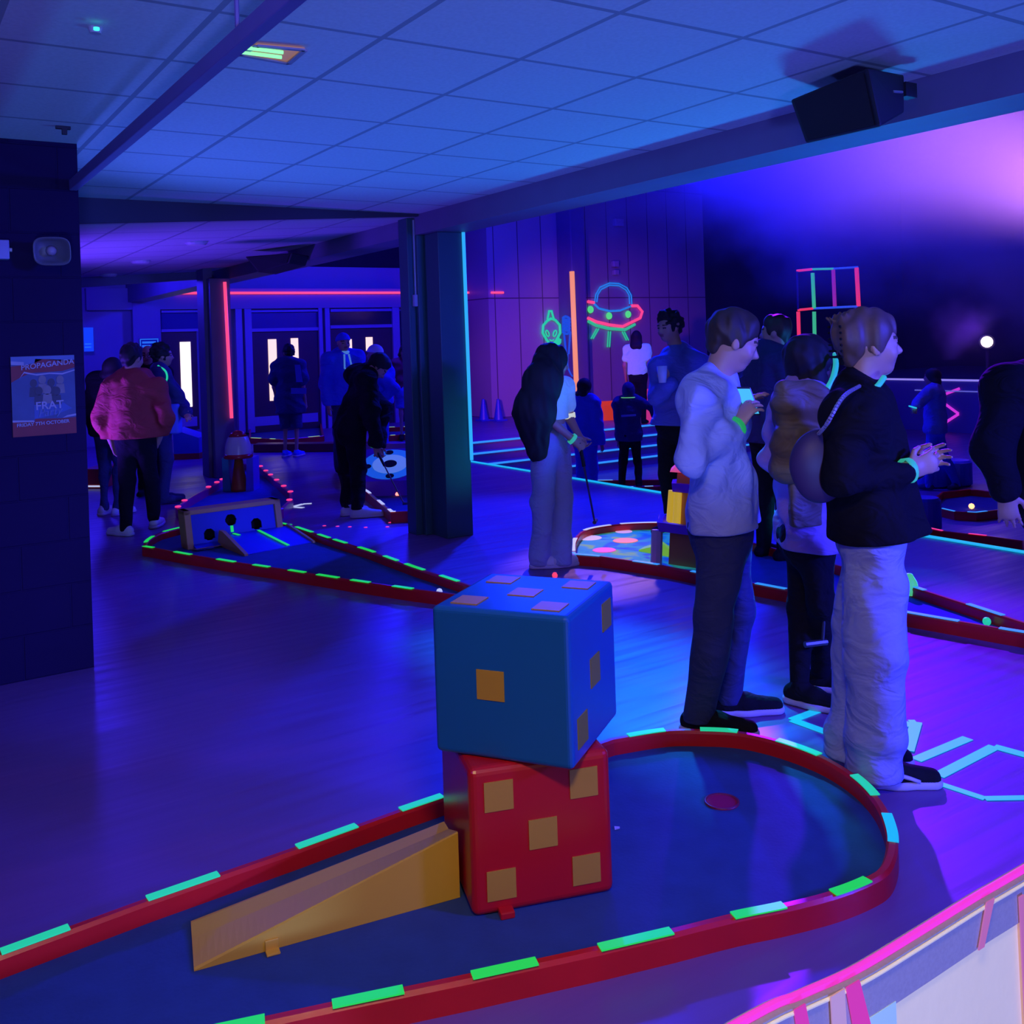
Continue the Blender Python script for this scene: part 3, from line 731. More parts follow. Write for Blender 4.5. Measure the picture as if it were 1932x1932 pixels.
for x, a in ((1033, .5), (1047, -.5)):
    line(al, [(x - 3 * math.cos(t) + 3.2 * a * math.sin(t), 629 + 6 * math.sin(t)) for t in [k * .785 for k in range(9)]], G_em, .016, 'eye_outline')
line(al, [(1037, 641), (1041, 643), (1045, 641)], G_em, .016); 
MB().lathe(wa(1053, 644), [(.085, 0), (.075, .02)], 12, axis=(0, -1, 0)).build('hand_patch', G_em, al); line(al, [(1049, 655), (1054, 650), (1058, 640)], G_em, .02)
# small wall fixtures in the hall
for (x, y, w, h, lb_) in ((1166, 420, .26, .18, 'topmost pale fixture box high on the panelled wall'), (1160, 498, .16, .14, 'pale round fixture on the panelled wall under the topmost box'), (1161, 514, .14, .12, 'small pale plate on the panelled wall right above the saucer')):
    q = wa(x, y); tag(MB().box((q.x - w / 2, YA - .12, q.z - h / 2), (q.x + w / 2, YA - .001, q.z + h / 2)).build('wall_fixture', mat('pale fixture plastic', (.45, .42, .55), .5), bevel=.02), lb_, 'wall fixture')
# signs on the left of the doors
def sign(name, label, x0, y0, x1, y1, m, lines):
    mb = vrect(MB(), x0, y0, x1, y1, YD - .17, .02); c = ONY((x0 + x1) / 2, (y0 + y1) / 2, YD - .17)
    o = tag(mb.build(name, m, org=c), label, 'sign')
    for (a, b, c_, d) in lines: vrect(MB(), a, b, c_, d, YD - .191, .004).build('printed_line', glow('sign print', (.03, .25, .95), .55), o)
    return o
sign('wall_sign', 'dark blue sign with pale blue bars over the bald man\'s head', 263, 638, 300, 664, mat('dark sign board', (.03, .05, .25), .5), [(264, 639, 299, 641), (264, 661, 299, 663), (264, 641, 266, 661), (297, 641, 299, 661), (268, 644, 294, 648), (268, 651, 284, 655), (272, 657, 292, 659)])
sign('wall_sign', 'bright blue notice at the far left edge of the far wall', 158, 618, 176, 663, mat('blue notice', (.01, .12, .70), .5, emit=(.01, .10, .8), estr=.45), [(160, 648, 172, 650), (160, 654, 172, 656)])

# cones, bin and boxes on the landing
M_bluec = mat('blue plastic', (.03, .06, .55), .4, .1)
for (x, y, lb_) in ((913, 794, 'blue cone on the landing, nearer the lit column'), (941, 794, 'blue cone on the landing, below the panelled wall')):
    c = G(x, y); tag(MB().box((c.x - .13, c.y - .13, 0.001), (c.x + .13, c.y + .13, .03)).lathe(c, [(.10, .03), (.03, .44), (.025, .45)], 14).build('traffic_cone', M_bluec, org=c), lb_, 'cone')
c = G(1228, 796); tag(MB().lathe(c, [(.14, 0), (.19, .62), (.17, .62), (.13, .02)], 6).build('bin', glow('pink plastic', (1.0, .05, .30), .5), org=c), 'pink glowing bin on the landing behind the hooded child', 'bin')
Hole('minigolf_hole', 'far red minigolf hole on the landing under the saucer', [G(1122, 795), G(1165, 792), G(1165, 782), G(1122, 785)], h=.30, rail=glow('orange red paint', (.9, .06, .02), .45), felt=M_feltd).tape((1135, 770), (1158, 769), glow('yellow tape', (.8, .6, .05), .8))
# glowing nosings of the steps and edge of the raised floor
for k in range(4):
    a = V((EDGE + .03, YST - .27 * k - .012, -.15 * k - .012)); b = V((14.0 if k else 17.0, a.y, a.z))
    if k == 0: a = a + V((0, 0, -.005))
    tag(MB().tube([a, b], .018, 6).build('nosing_strip', G_sky, org=a), ['pale blue light strip on the landing edge, top of the steps', 'pale blue light strip on the highest step below the landing', 'pale blue light strip on the middle step', 'pale blue light strip on the lowest step'][k], 'light strip')
a, b = V((EDGE - .05, 1.0, .004)), V((EDGE - .05, 13.3, .004))
tag(MB().bar(a, b, .07, .006).build('edge_strip', G_cyan, org=a), 'long cyan strip along the edge of the raised floor', 'light strip')
# stage
M_stage = mat('stage fascia', (.10, .10, .30), .6, .15, 1)
XS = 19.0
struct('stage', MB().box((XS, 0, PIT), (26, 16.5, .5)), M_stage)
ps = [ONX(1655, 713, XS), ONX(1925, 719, XS)]
tag(MB().tube([V((XS - .02, 15.2, .5)), V((XS - .02, 4.0, .5))], .022, 6).build('stage_strip', glow('lilac strip', (.35, .28, 1.0), .8)), 'lilac light strip along the stage edge', 'light strip')
tag(MB().tube([V((XS - .03, 13.0, .27)), V((XS - .03, 4.0, .27))], .014, 6).build('stage_strip', glow('dim lilac strip', (.2, .2, .95), .5)), 'dim lilac line below the stage edge', 'light strip')
zg = tag(empty('tape_zigzag', ONX(1795, 770, XS)), 'magenta zigzag tape on the stage front', 'tape picture')
for pts in ([(1772, 748), (1811, 733)], [(1775, 756), (1809, 781), (1775, 803)]):
    q = [ONX(x, y, XS - .02) for x, y in pts]
    for s_, e_ in zip(q, q[1:]): MB().bar(s_, e_, .055, .012, (-1, 0, 0)).build('tape_line', glow('magenta tape', (.75, .04, .75), .8), zg)
# coloured frame before the stage
TF = 17.6
cf = tag(empty('light_frame', AT(1560, 900, TF)), 'frame of red, green and blue glowing bars standing before the dark stage', 'light frame')
FR = {'r': glow('red bar', (1.0, .04, .08), .8), 'g': glow('green bar', (.05, .6, .2), .7), 'b': glow('blue bar', (.04, .12, .9), .6), 'm': glow('plum bar', (.5, .03, .35), .55), 'n': mat('navy bar', (.02, .02, .10), .5)}
for c, r, a, b in [('r', .022, (1503, 511), (1532, 508)), ('g', .020, (1532, 508), (1572, 507)), ('b', .018, (1572, 507), (1619, 504)), ('n', .02, (1504, 512), (1506, 584)), ('g', .036, (1533, 515), (1536, 582)), ('m', .036, (1572, 509), (1575, 578)), ('r', .04, (1616, 505), (1620, 578)),
                   ('r', .022, (1505, 585), (1534, 582)), ('b', .020, (1534, 582), (1620, 578)), ('r', .036, (1506, 588), (1509, 690)), ('g', .036, (1536, 588), (1538, 690)), ('n', .03, (1509, 690), (1513, 878)), ('n', .03, (1620, 578), (1630, 872))]:
    MB().tube([AT(*a, TF), AT(*b, TF)], r, 6).build('bar', FR[c], cf)
# stage lamp with its lit smoke
sl = AT(1862, 645, 17.0)
lampo = tag(empty('stage_lamp', sl), 'small stage lamp shining pinkish white over the dark stage', 'stage lamp')
ld = (CAMP - sl).normalized()
MB().lathe(sl - ld * .30, [(.10, 0), (.13, .05), (.13, .28), (.11, .285)], 16, axis=ld).build('housing', M_black, lampo)
MB().lathe(sl, [(.095, 0), (.09, .01)], 16, axis=ld).build('lens', glow('lamp lens', (1.0, .72, .85), 14.0), lampo)
MB().tube([sl - ld * .2, V((sl.x - ld.x * .2, sl.y - ld.y * .2, PIT))], .03, 8).build('stand', M_black, lampo)

# ================================================================ ceiling fittings
M_bk = mat('black cabinet', (.012, .012, .02), .6, .15, 5)
def cab(name, label, front, back, kmb=None):
    c = sum(front + back, V()) / 8
    o = tag(MB().hexa(front, back).build(name, M_bk, org=c, bevel=.012), label, 'loudspeaker')
    n = (front[1] - front[0]).cross(front[3] - front[0]).normalized()
    if n.dot(CAMP - c) < 0: n = -n
    ctr = sum(front, V()) / 4
    MB().slab([ctr + (p - ctr) * .88 + n * .002 for p in front], n, .004).build('grille', mat('black grille', (.008, .008, .014), .85, .3, 120), o)
    return o
fA, fB, fC, fD = AT(1490, 188, 4.28), AT(1638, 127, 3.86), AT(1662, 240, 3.80), AT(1520, 272, 4.20)
v1 = AT(1707, 140, 4.10) - fB; v2 = AT(1707, 213, 4.06) - fC
sp1 = cab('loudspeaker', 'large black loudspeaker hung under the ceiling on the long beam', [fA, fB, fC, fD], [fA + v1, fB + v1, fC + v2, fD + v2])
q = AT(1712, 172, 4.12); MB().box((q.x - .045, q.y - .025, q.z - .03), (q.x + .03, q.y + .025, q.z + .03)).build('bracket', M_bk, sp1)
MB().tube([AT(1685, 173, 4.0), AT(1702, 174, 4.04)], .006, 6).build('silver_latch', mat('silver latch', (.6, .6, .65), .3, metal=.8), sp1)
t2 = 10.3
fA, fB, fC, fD = AT(462, 484, t2), AT(552, 477, t2 - .35), AT(545, 497, t2 - .3), AT(487, 514, t2)
v1 = RT * .1 + FW * .35
cab('loudspeaker', 'far black loudspeaker hung on the beam above the pink tube', [fA, fB, fC, fD], [fA + v1, fB + v1, fC + v1, fD + v1])
# hanging rail
ra_, rb2 = V((.905, 5.465, 2.5)), V((.905, 1.2, 2.5))
hr = tag(MB().box((.885, 1.2, 2.475), (.925, 5.465, 2.53)).build('hanging_rail', mat('indigo painted rail', (.16, .13, .36), .5), org=ra_, bevel=.004), 'long rail hung under the near ceiling, running into the dark column', 'rail')
for yy in (G(444, 40, 2.56).y,): MB().tube([V((.905, yy, 2.53)), V((.905, yy, 2.72))], .007, 6).build('hanger_rod', mat('indigo painted rail', (.16, .13, .36), .5), hr)
# recessed light
q = [G(451, 99, 2.715), G(485, 82, 2.715), G(575, 90, 2.715), G(544, 116, 2.715)]
rl = tag(empty('ceiling_light', sum(q, V()) / 4), 'recessed ceiling light with two green glowing tubes in a brassy tray', 'ceiling light')
MB().slab(q, (0, 0, -1), .004).build('tray', mat('brassy tray', (.62, .34, .18), .25, .3, 4, metal=.3, emit=(.6, .28, .14), estr=.35), rl)  # the tray is no lamp: warm light on it is put into its emission
fr_ = MB(); 
for a, b in zip(q, q[1:] + q[:1]): fr_.bar(a - V((0, 0, .006)), b - V((0, 0, .006)), .02, .006, (0, 0, -1))
fr_.build('frame', mat('tray frame', (.35, .3, .35), .5), rl)
for a, b in (((463, 90), (534, 99)), ((453, 98), (531, 108))):
    MB().tube([G(*a, 2.70), G(*b, 2.70)], .007, 8).build('lamp_tube', glow('green lamp tube', (.25, 1.0, .35), 1.3), rl)
c = G(180, 52, 2.72); o = tag(MB().lathe(c, [(.018, -.02), (.024, -.006), (.024, 0)], 16).build('smoke_detector', mat('pale plastic', (.4, .4, .45), .5), org=c), 'ceiling detector with a green light near the top left', 'detector')
MB().lathe(G(182, 52, 2.70), [(.010, -.008), (.010, .0)], 10).build('indicator', glow('green indicator', (.05, .9, .6), 1.5), o)
c = G(120, 238, 2.72); tag(MB().box((c.x - .035, c.y - .01, 2.705), (c.x + .03, c.y + .01, 2.7195)).box((c.x - .008, c.y - .01, 2.68), (c.x + .014, c.y + .01, 2.705)).build('ceiling_hook', M_bk, org=c), 'small dark bracket under the ceiling above the dark column', 'bracket')
for i, (x, y, z) in enumerate(((370, 458, 2.56), (265, 495, 2.5), (205, 520, 2.49))):
    c = G(x, y, ztilt(G(x, y, z).x)); tag(MB().lathe(V((c.x, c.y, ztilt(c.x))), [(.08, -.03), (.10, -.012), (.10, 0.05)], 16).build('downlight', mat('pale fitting', (.6, .5, .6), .4), org=c), ['dark ring fitting in the farther ceiling, nearest of three', 'pale ring fitting in the farther ceiling, middle of three', 'pale ring fitting in the farther ceiling by its back edge'][i], 'ceiling fitting')
# horn on the column
hc = AT(98, 474, 4.82); hb = ONY(92, 470, 5.47)
hn = tag(empty('horn_speaker', hb), 'grey horn loudspeaker on the dark column above the poster', 'loudspeaker')
ax2 = (hc - hb).normalized(); hx = RT; hz = ax2.cross(hx).normalized()
if hz.z < 0: hz = -hz
def sring(c, a, b, n=32, e=.55):
    out = []
    for k in range(n):
        t = 2 * math.pi * k / n; cs, sn = math.cos(t), math.sin(t)
        out.append(c + hx * a * math.copysign(abs(cs) ** e, cs) + hz * b * math.copysign(abs(sn) ** e, sn))
    return out
def loft(rings):
    n = len(rings[0]); mb = MB()
    fs = [(i * n + k, i * n + (k + 1) % n, (i + 1) * n + (k + 1) % n, (i + 1) * n + k) for i in range(len(rings) - 1) for k in range(n)]
    return mb.add([p for r in rings for p in r], fs)
M_horn = mat('grey horn plastic', (.13, .14, .18), .45, .1)
L_ = (hc - hb).length
loft([sring(hb + ax2 * L_ * t, a, b) for t, a, b in ((.12, .045, .045), (.45, .05, .05), (.62, .058, .05), (.92, .088, .066), (1.0, .094, .071), (1.0, .088, .065), (.9, .078, .056), (.72, .045, .04), (.70, .001, .001))]).build('horn', M_horn, hn, smooth=True)
MB().lathe(hb + ax2 * L_ * .72, [(.001, .05), (.016, .048), (.024, .03), (.026, 0)], 14, axis=ax2).build('driver', mat('pale driver', (.3, .27, .33), .5), hn, smooth=True)
MB().tube([hb, hb + ax2 * L_ * .3], .04, 12).build('bracket', M_horn, hn)
cbx = ONY(0, 472, 5.47)
jb = tag(MB().box((cbx.x - .06, 5.40, cbx.z - .05), (cbx.x + .035, 5.469, cbx.z + .045)).build('junction_box', mat('bluish grey box', (.25, .25, .45), .5), org=cbx, bevel=.004), 'small junction box on the dark column left of the horn', 'junction box')
MB().tube([V((cbx.x + .035, 5.44, cbx.z)), V((cbx.x + .05, 5.44, cbx.z))], .01, 8).build('cable_gland', mat('pale gland', (.5, .42, .42), .5), jb)
# conduit and socket on the middle column
c1 = V((3.90, 7.405, 2.68)); c2 = V((3.90, 7.405, ONY(783, 556, 7.40).z))
cd = tag(MB().tube([c1, c2], .012, 8).build('conduit', mat('pale conduit', (.35, .33, .5), .5), org=c1), 'thin pale conduit down the middle column to a switch box', 'conduit')
MB().box((c2.x - .03, 7.375, c2.z - .1), (c2.x + .03, 7.419, c2.z)).build('switch_box', mat('pale conduit', (.35, .33, .5), .5), cd, bevel=.004)
# poster on the dark column
pq = [ONY(23, 824, 5.466), ONY(145, 818, 5.466), ONY(139, 670, 5.466), ONY(21, 673, 5.466)]
x0, x1, z0, z1 = (pq[0].x + pq[3].x) / 2, (pq[1].x + pq[2].x) / 2, (pq[0].z + pq[1].z) / 2, (pq[2].z + pq[3].z) / 2
po = tag(MB().box((x0, 5.463, z0), (x1, 5.4695, z1)).build('poster', mat('poster paper', (.05, .085, .17), .6, .3, 9), org=((x0 + x1) / 2, 5.47, (z0 + z1) / 2)), 'party poster with torn red and white bands on the dark column', 'poster')
U = lambda u, v, d=0: V((x0 + (x1 - x0) * u, 5.4628 - d, z0 + (z1 - z0) * v))
def patch(name, pts, m, d=.0006): return MB().slab([U(u, v, d) for u, v in pts], (0, -1, 0), .0004).build(name, m, po)
P_red = mat('poster red', (.24, .02, .02), .6, .2, 12); P_wh = mat('poster white', (.34, .34, .38), .6, .15, 12); P_lb = mat('poster pale blue', (.11, .17, .30), .6, .2, 12); P_dk = mat('poster dark ink', (.04, .045, .06), .6, .3, 12); P_sk = mat('poster figures', (.20, .18, .17), .6, .3, 20)
patch('print_band', [(0, .90), (.2, .89), (.38, .92), (.5, .96), (.8, .93), (1, .93), (1, 1), (0, 1)], P_lb)
patch('print_band', [(0, .90), (.2, .89), (.2, .93), (0, .945)], P_wh, .001)
patch('print_band', [(0, .68), (.14, .74), (.3, .79), (.8, .80), (1, .84), (1, .935), (.38, .965), (.36, .90), (0, .88)], P_red)
patch('torn_edge', [(.12, .72), (.2, .79), (.4, .755), (.6, .77), (.8, .755), (1, .80), (1, .815), (.8, .775), (.6, .785), (.38, .775), (.2, .81)], P_wh, .001)
patch('print_band', [(0, .0), (1, .0), (1, .205), (.75, .20), (.35, .215), (.34, .18), (0, .19)], P_red)
patch('torn_edge', [(0, .185), (.34, .175), (.33, .195), (0, .21)], P_wh, .001); patch('torn_edge', [(.78, .205), (1, .225), (1, .25), (.86, .235)], P_wh, .001)
patch('print_band', [(.34, .21), (.66, .25), (.94, .32), (.8, .40), (.34, .42)], mat('poster blue', (.05, .11, .28), .6, .2, 12))
for k, (u, v, s_) in enumerate(((.34, .66, .07), (.48, .70, .075), (.62, .66, .07), (.76, .69, .075), (.42, .56, .075), (.55, .57, .08), (.70, .55, .075))):
    pts = [(u + s_ * .8 * math.cos(t), v + s_ * .75 * math.sin(t)) for t in [i * math.pi / 8 for i in range(16)]]
    body_ = [(u - s_, v - .17), (u + s_, v - .17), (u + s_ * .8, v - .05), (u - s_ * .8, v - .05)]
    MB().slab([U(a, b, .0012 + k * .0005) for a, b in pts], (0, -1, 0), .0004).slab([U(a, b, .0012 + k * .0005) for a, b in body_], (0, -1, 0), .0004).build('printed_figure', P_sk if k % 2 else P_dk, po)
def text(par, s_, u, v, size, m, rot=0.0, name='lettering', shear=0.0, bold=0.0):
    cu_ = bpy.data.curves.new(name, 'FONT'); cu_.body = s_; cu_.size = size; cu_.extrude = .0004; cu_.shear = shear; cu_.offset = bold
    o = bpy.data.objects.new(name, cu_); COL.objects.link(o); cu_.materials.append(m); o.parent = par
    o.location = U(u, v, .0052) - par.location; o.rotation_euler = (math.pi / 2, rot, 0)
    bpy.context.view_layer.update()
    me = bpy.data.meshes.new_from_object(o.evaluated_get(bpy.context.evaluated_depsgraph_get()))
    q = bpy.data.objects.new(name, me); COL.objects.link(q); q.parent = par; q.location = o.location.copy(); q.rotation_euler = o.rotation_euler.copy()
    if not me.materials: me.materials.append(m)
    bpy.data.objects.remove(o)
    return q
text(po, 'PROPAGANDA', .15, .83, .037, P_wh, -.10, shear=.1, bold=.0006)
text(po, 'FRAT', .36, .325, .056, P_wh, -.03, bold=.001)
text(po, 'Party', .40, .235, .052, P_lb, -.10, shear=.3, bold=.0006)
text(po, 'FRIDAY 7TH OCTOBER', .06, .125, .0235, P_wh, -.03, bold=.0006)

# ================================================================ more golf holes farther back
def pxhole(name, label, px, h=.1, **k): return Hole(name, label, [G(x, y, h + k.get('base', 0)) for x, y in px], h=h, **k)
h4 = pxhole('minigolf_hole', 'diamond shaped minigolf hole with pink dots on its rail, under the toy rocket', [(331, 956), (345, 966), (470, 975), (535, 958), (553, 940), (551, 928), (492, 878), (455, 873), (418, 904), (345, 945)], rail=M_railp, felt=mat('bright blue felt', (.015, .09, .5), .95, .2, 9))
for x, y in ((491, 880), (503, 888), (513, 896), (524, 906), (536, 917), (549, 928), (546, 944), (405, 911), (416, 905), (347, 945), (333, 957), (350, 963), (371, 965), (385, 920)):
    i = h4.near(G(x, y, .1)); p_ = h4.o[i].lerp(h4.i[i], .5); MB().lathe(V((p_.x, p_.y, .10)), [(.032, 0), (.028, .012), (.01, .016)], 10).build('dot', G_pinkdot, h4.root)
rb3 = G(452, 926, .016); S_ = 11.2 / 1846
rk = tag(empty('toy_rocket', rb3), 'red and white domed toy rocket with blue fins on the diamond shaped hole', 'golf obstacle')
M_wg = mat('white gloss paint', (.60, .55, .60), .25, .06); M_rg = mat('red gloss paint', (.50, .02, .03), .25, .06)
MB().lathe(rb3, [(26 * S_, 62 * S_), (27 * S_, 65 * S_), (25.5 * S_, 70 * S_)], 24).build('red_rim', M_rg, rk, smooth=True)
MB().lathe(rb3, [(25 * S_, 69 * S_), (24 * S_, 84 * S_), (20 * S_, 98 * S_), (17 * S_, 103 * S_)], 24, cap=False).build('white_dome', M_wg, rk, smooth=True)
MB().lathe(rb3, [(17.4 * S_, 102.5 * S_), (12 * S_, 110 * S_), (6 * S_, 113 * S_), (.5 * S_, 114 * S_)], 24).build('red_nose', M_rg, rk, smooth=True)
MB().lathe(rb3, [(16 * S_, 0), (15 * S_, 6 * S_), (7 * S_, 64 * S_)], 20).build('engine_cone', mat('copper paint', (.45, .12, .03), .35, .1), rk, smooth=True)
for sg, m in ((-1, mat('teal paint', (.02, .22, .35), .4)), (1, mat('violet blue paint', (.10, .10, .75), .4))):
    a = rb3 + RT * sg * 14 * S_; b = rb3 + RT * sg * 29 * S_
    MB().hexa([a - FW * .05, b - FW * .05, b + FW * .22, a + FW * .22], [p + V((0, 0, 63 * S_)) for p in (a - FW * .05 + RT * sg * .02, b - FW * .05, b + FW * .22, a + FW * .22)]).build('fin', m, rk)
h5 = pxhole('minigolf_hole', 'red railed hole with the blue ring target, behind the middle column', [(640, 888), (650, 902), (692, 928), (737, 966), (783, 964), (840, 935), (850, 880), (800, 846), (690, 846), (655, 866)])
for a, b in (((690, 922), (703, 931)), ((716, 943), (727, 952)), ((737, 960), (750, 965)), ((648, 893), (660, 905))): h5.tape(a, b, G_white)
C5 = AT(736, 876, 10.75); n5 = (V((0, 0, 1)) * math.cos(.42) - V((FW.x, FW.y, 0)) * math.sin(.42)).normalized(); u5 = R0v = _r0; w5 = n5.cross(u5).normalized()
if w5.z < 0: w5 = -w5
tgt = tag(empty('target_board', V((C5.x, C5.y, .016))), 'tilted purple board with a pale blue ring target and dark holes', 'golf obstacle')
q = [C5 + u5 * a * .34 + w5 * b * .34 for a, b in ((-1, -1), (1, -1), (1, 1), (-1, 1))]
MB().hexa([V((p.x, p.y, .016)) for p in q], q).build('board', mat('purple board', (.20, .03, .45), .5), tgt)
disc = lambda r, h, m, nm, c=C5: MB().lathe(c, [(r, 0), (r, h)], 32, axis=n5).build(nm, m, tgt)
disc(.31, .004, mat('sky blue ring', (.03, .30, .75), .5, emit=(.02, .22, .8), estr=.35), 'outer_ring'); disc(.195, .007, mat('pale ring', (.35, .60, .80), .5, emit=(.2, .45, .8), estr=.35), 'inner_ring'); disc(.075, .010, M_hole, 'centre_hole')
for t in (0.2, 1.7, 3.3, 4.8): disc(.045, .008, M_hole, 'side_hole', C5 + u5 * .25 * math.cos(t) + w5 * .25 * math.sin(t))
bb_ = [AT(684, 839, 11.6), AT(790, 833, 11.6)]
MB().hexa([V((p.x, p.y, .016)) + o_ for p in bb_ for o_ in (V((0, 0, 0)),)] + [V((p.x, p.y, .016)) + V((.03, .06, 0)) for p in bb_[::-1]], [V((p.x, p.y, bb_[0].z)) for p in bb_] + [V((p.x, p.y, bb_[0].z)) + V((.03, .06, 0)) for p in bb_[::-1]]).build('back_rail', mat('dusty pink paint', (.42, .14, .30), .5), tgt)
tag(MB().lathe(G(750, 932, .03), [(.001, -.03), (.022, -.02), (.03, 0), (.022, .02), (.001, .03)], 14).build('golf_ball', glow('hot red ball', (1.0, .18, .16), 3.0), smooth=True), 'glowing red ball at the bending man\'s putter', 'ball')
for i, (x, y) in enumerate(((612, 992), (637, 993), (660, 994), (690, 995), (731, 994), (736, 986))):  # laser spots on the floor, drawn as thin glowing discs
    tag(MB().lathe(G(x, y, .001), [(.018, 0), (.014, .003)], 10).build('floor_dot', G_pinkdot), 'tiny glowing disc for a pink laser spot on the floor before the bending man', 'light dot', 'pink dots on the floor')
aw = tag(empty('floor_arrow', G(570, 954)), 'white tape arrow on the floor left of the white trainers', 'floor marking')
for a, b in (((553, 956), (572, 951)), ((572, 951), (588, 950)), ((556, 957), (572, 958))): MB().bar(G(*a, .001), G(*b, .001), .05, .003).build('tape', G_white, aw)
h6 = pxhole('minigolf_hole', 'far hole with pale tape before the middle doors', [(470, 826), (530, 829), (612, 822), (606, 795), (532, 797), (470, 802)])
for a, b in (((472, 801), (532, 797)), ((585, 795), (604, 795))): h6.tape(a, b, glow('peach tape', (.9, .6, .5), .9))
for a, b in (((475, 826), (490, 827)), ((506, 828), (520, 828)), ((585, 825), (603, 823))): h6.tape(a, b, glow('pale green tape', (.35, .8, .35), .8))
h7 = pxhole('minigolf_hole', 'far hole with green tape dashes right of the bending man', [(728, 822), (790, 818), (792, 804), (728, 806)])
for a, b in (((731, 807), (745, 806)), ((762, 806), (780, 805)), ((735, 821), (748, 821)), ((764, 820), (780, 819))): h7.tape(a, b, glow('pale green tape', (.35, .8, .35), .8))
a, b = G(478, 854), G(690, 852)
tag(MB().hexa([a, b, b + FW * .3, a + FW * .3], [p + V((0, 0, .13)) for p in (a, b, b + FW * .3, a + FW * .3)]).build('timber_kerb', mat('dark red timber', (.20, .02, .03), .4, .2), org=a, bevel=.01), 'low dark red timber kerb behind the man in the long jersey', 'kerb')
a, b = G(160, 922), G(196, 922)
rx = tag(MB().hexa([a, b, b + FW * .5, a + FW * .5], [p + V((0, 0, .24)) for p in (a, b, b + FW * .5, a + FW * .5)]).build('red_box', mat('orange red box paint', (.62, .05, .03), .4, .1), org=a, bevel=.008), 'orange red box obstacle by the edge of the dark column', 'golf obstacle')
MB().bar(a + V((0, 0, .03)) - FW * .002, b + V((0, 0, .03)) - FW * .002, .02, .004, -FW).build('tape', G_white, rx)
a, b = G(328, 868), G(376, 866)
bx_ = tag(MB().hexa([p + V((0, 0, .09)) for p in (a, b, b + FW * .5, a + FW * .5)], [p + V((0, 0, h_)) for p, h_ in ((a, .46), (b, .32), (b + FW * .5, .32), (a + FW * .5, .46))]).build('blue_box', mat('blue box paint', (.02, .05, .55), .5, .1), org=a), 'blue box obstacle with a red base left of the far column', 'golf obstacle')
MB().hexa([p for p in (a, b, b + FW * .5, a + FW * .5)], [p + V((0, 0, .09)) for p in (a, b, b + FW * .5, a + FW * .5)]).build('base', mat('red base paint', (.4, .02, .03), .4), bx_)
# on the sunken floor
h8 = pxhole('minigolf_hole', 'hole with pale dashes on the sunken floor at the hooded child\'s feet', [(1120, 921), (1340, 914), (1345, 903), (1120, 906)], base=PIT)
for a, b in (((1178, 919), (1194, 919)), ((1216, 918), (1231, 917)), ((1248, 917), (1266, 916)), ((1128, 905), (1157, 905))): h8.tape(a, b, glow('pale cyan tape', (.2, .55, .9), .8))
h9 = pxhole('minigolf_hole', 'round red railed hole on the sunken floor with a glowing orange ball', [(1752, 946), (1765, 957), (1800, 965), (1842, 967), (1885, 962), (1915, 945), (1890, 928), (1830, 922), (1775, 928)], base=PIT)
for a, b in (((1775, 959), (1803, 965)), ((1828, 967), (1862, 965))): h9.tape(a, b, G_sky)
tag(MB().lathe(G(1833, 955, PIT + .05), [(.001, -.035), (.025, -.024), (.035, 0), (.025, .024), (.001, .035)], 14).build('golf_ball', glow('orange ball', (1.0, .35, .15), 3.0), smooth=True), 'glowing orange ball on the round sunken hole', 'ball')
h10 = pxhole('minigolf_hole', 'hole with pink tape just beyond the cyan floor edge, right', [(1738, 992), (1780, 1001), (1862, 1010), (1935, 1020), (1940, 1050), (1738, 1020)], base=PIT)
for a, b in (((1757, 996), (1780, 1001)), ((1826, 1006), (1862, 1010))): h10.tape(a, b, G_pinkdot)
for i, (x, y, w, h_, lb_) in enumerate(((1746, 1000, .17, .36, 'round blue stool beside the pink taped hole, nearest of three'), (1762, 918, .22, .40, 'round blue stool behind the nearest one, under the walking figure'), (1806, 916, .20, .36, 'round blue stool right of the walking figure\'s feet'))):
    c = G(x, y, PIT); tag(MB().lathe(c, [(w * .8, 0), (w, .03), (w, h_ - .03), (w * .85, h_)], 20).build('stool', M_bluec, org=c, smooth=False), lb_, 'stool')

# ================================================================ right foreground: floor letters and the covered barrier
fl = tag(empty('floor_letters', G(1750, 1420)), 'large cyan tape letters on the floor around the blonde woman\'s feet', 'floor marking')
for pts, w in ([((1598, 1337), (1553, 1337), (1495, 1359), (1562, 1383), (1640, 1408), (1676, 1381), (1716, 1364), (1729, 1364), (1713, 1418)), .045], [((1640, 1330), (1692, 1349)), .045], [((1728, 1434), (1826, 1393)), .045], [((1770, 1464), (1876, 1409), (1960, 1432)), .045], [((1764, 1476), (1858, 1507), (1960, 1505)), .03]):
    q = [G(x, y, .001) for x, y in pts]
    for i, (a, b) in enumerate(zip(q, q[1:])): MB().bar(a + V((0, 0, i * .0004)), b + V((0, 0, i * .0004)), w, .002).build('tape', G_cyan, fl)
YB = .826
prof = [ONY(x, y, YB) for x, y in ((1420, 1932), (1520, 1886), (1625, 1838), (1730, 1775), (1850, 1700), (1932, 1652))]
d0 = (prof[1] - prof[0]).normalized(); d9 = (prof[-1] - prof[-2]).normalized()
prof = [prof[0] - V((.4, 0, 0))] + prof + [prof[-1] + V((.45, 0, 0))]
prof = spline(prof, 6)
def ztop(x):
    for a, b in zip(prof, prof[1:]):
        if a.x <= x <= b.x: return a.z + (b.z - a.z) * (x - a.x) / (b.x - a.x)
    return prof[0].z if x < prof[0].x else prof[-1].z
xs0, xs1 = prof[0].x, prof[-1].x
br_ = tag(empty('cloth_barrier', (1.2, YB, 0)), 'white cloth covered barrier with pink edging and straps, bottom right', 'barrier')
M_cloth = mat('white fluorescent cloth', (.74, .66, .34), .85, .08, 6, bump=.1, emit=(.62, .46, .38), estr=.42)
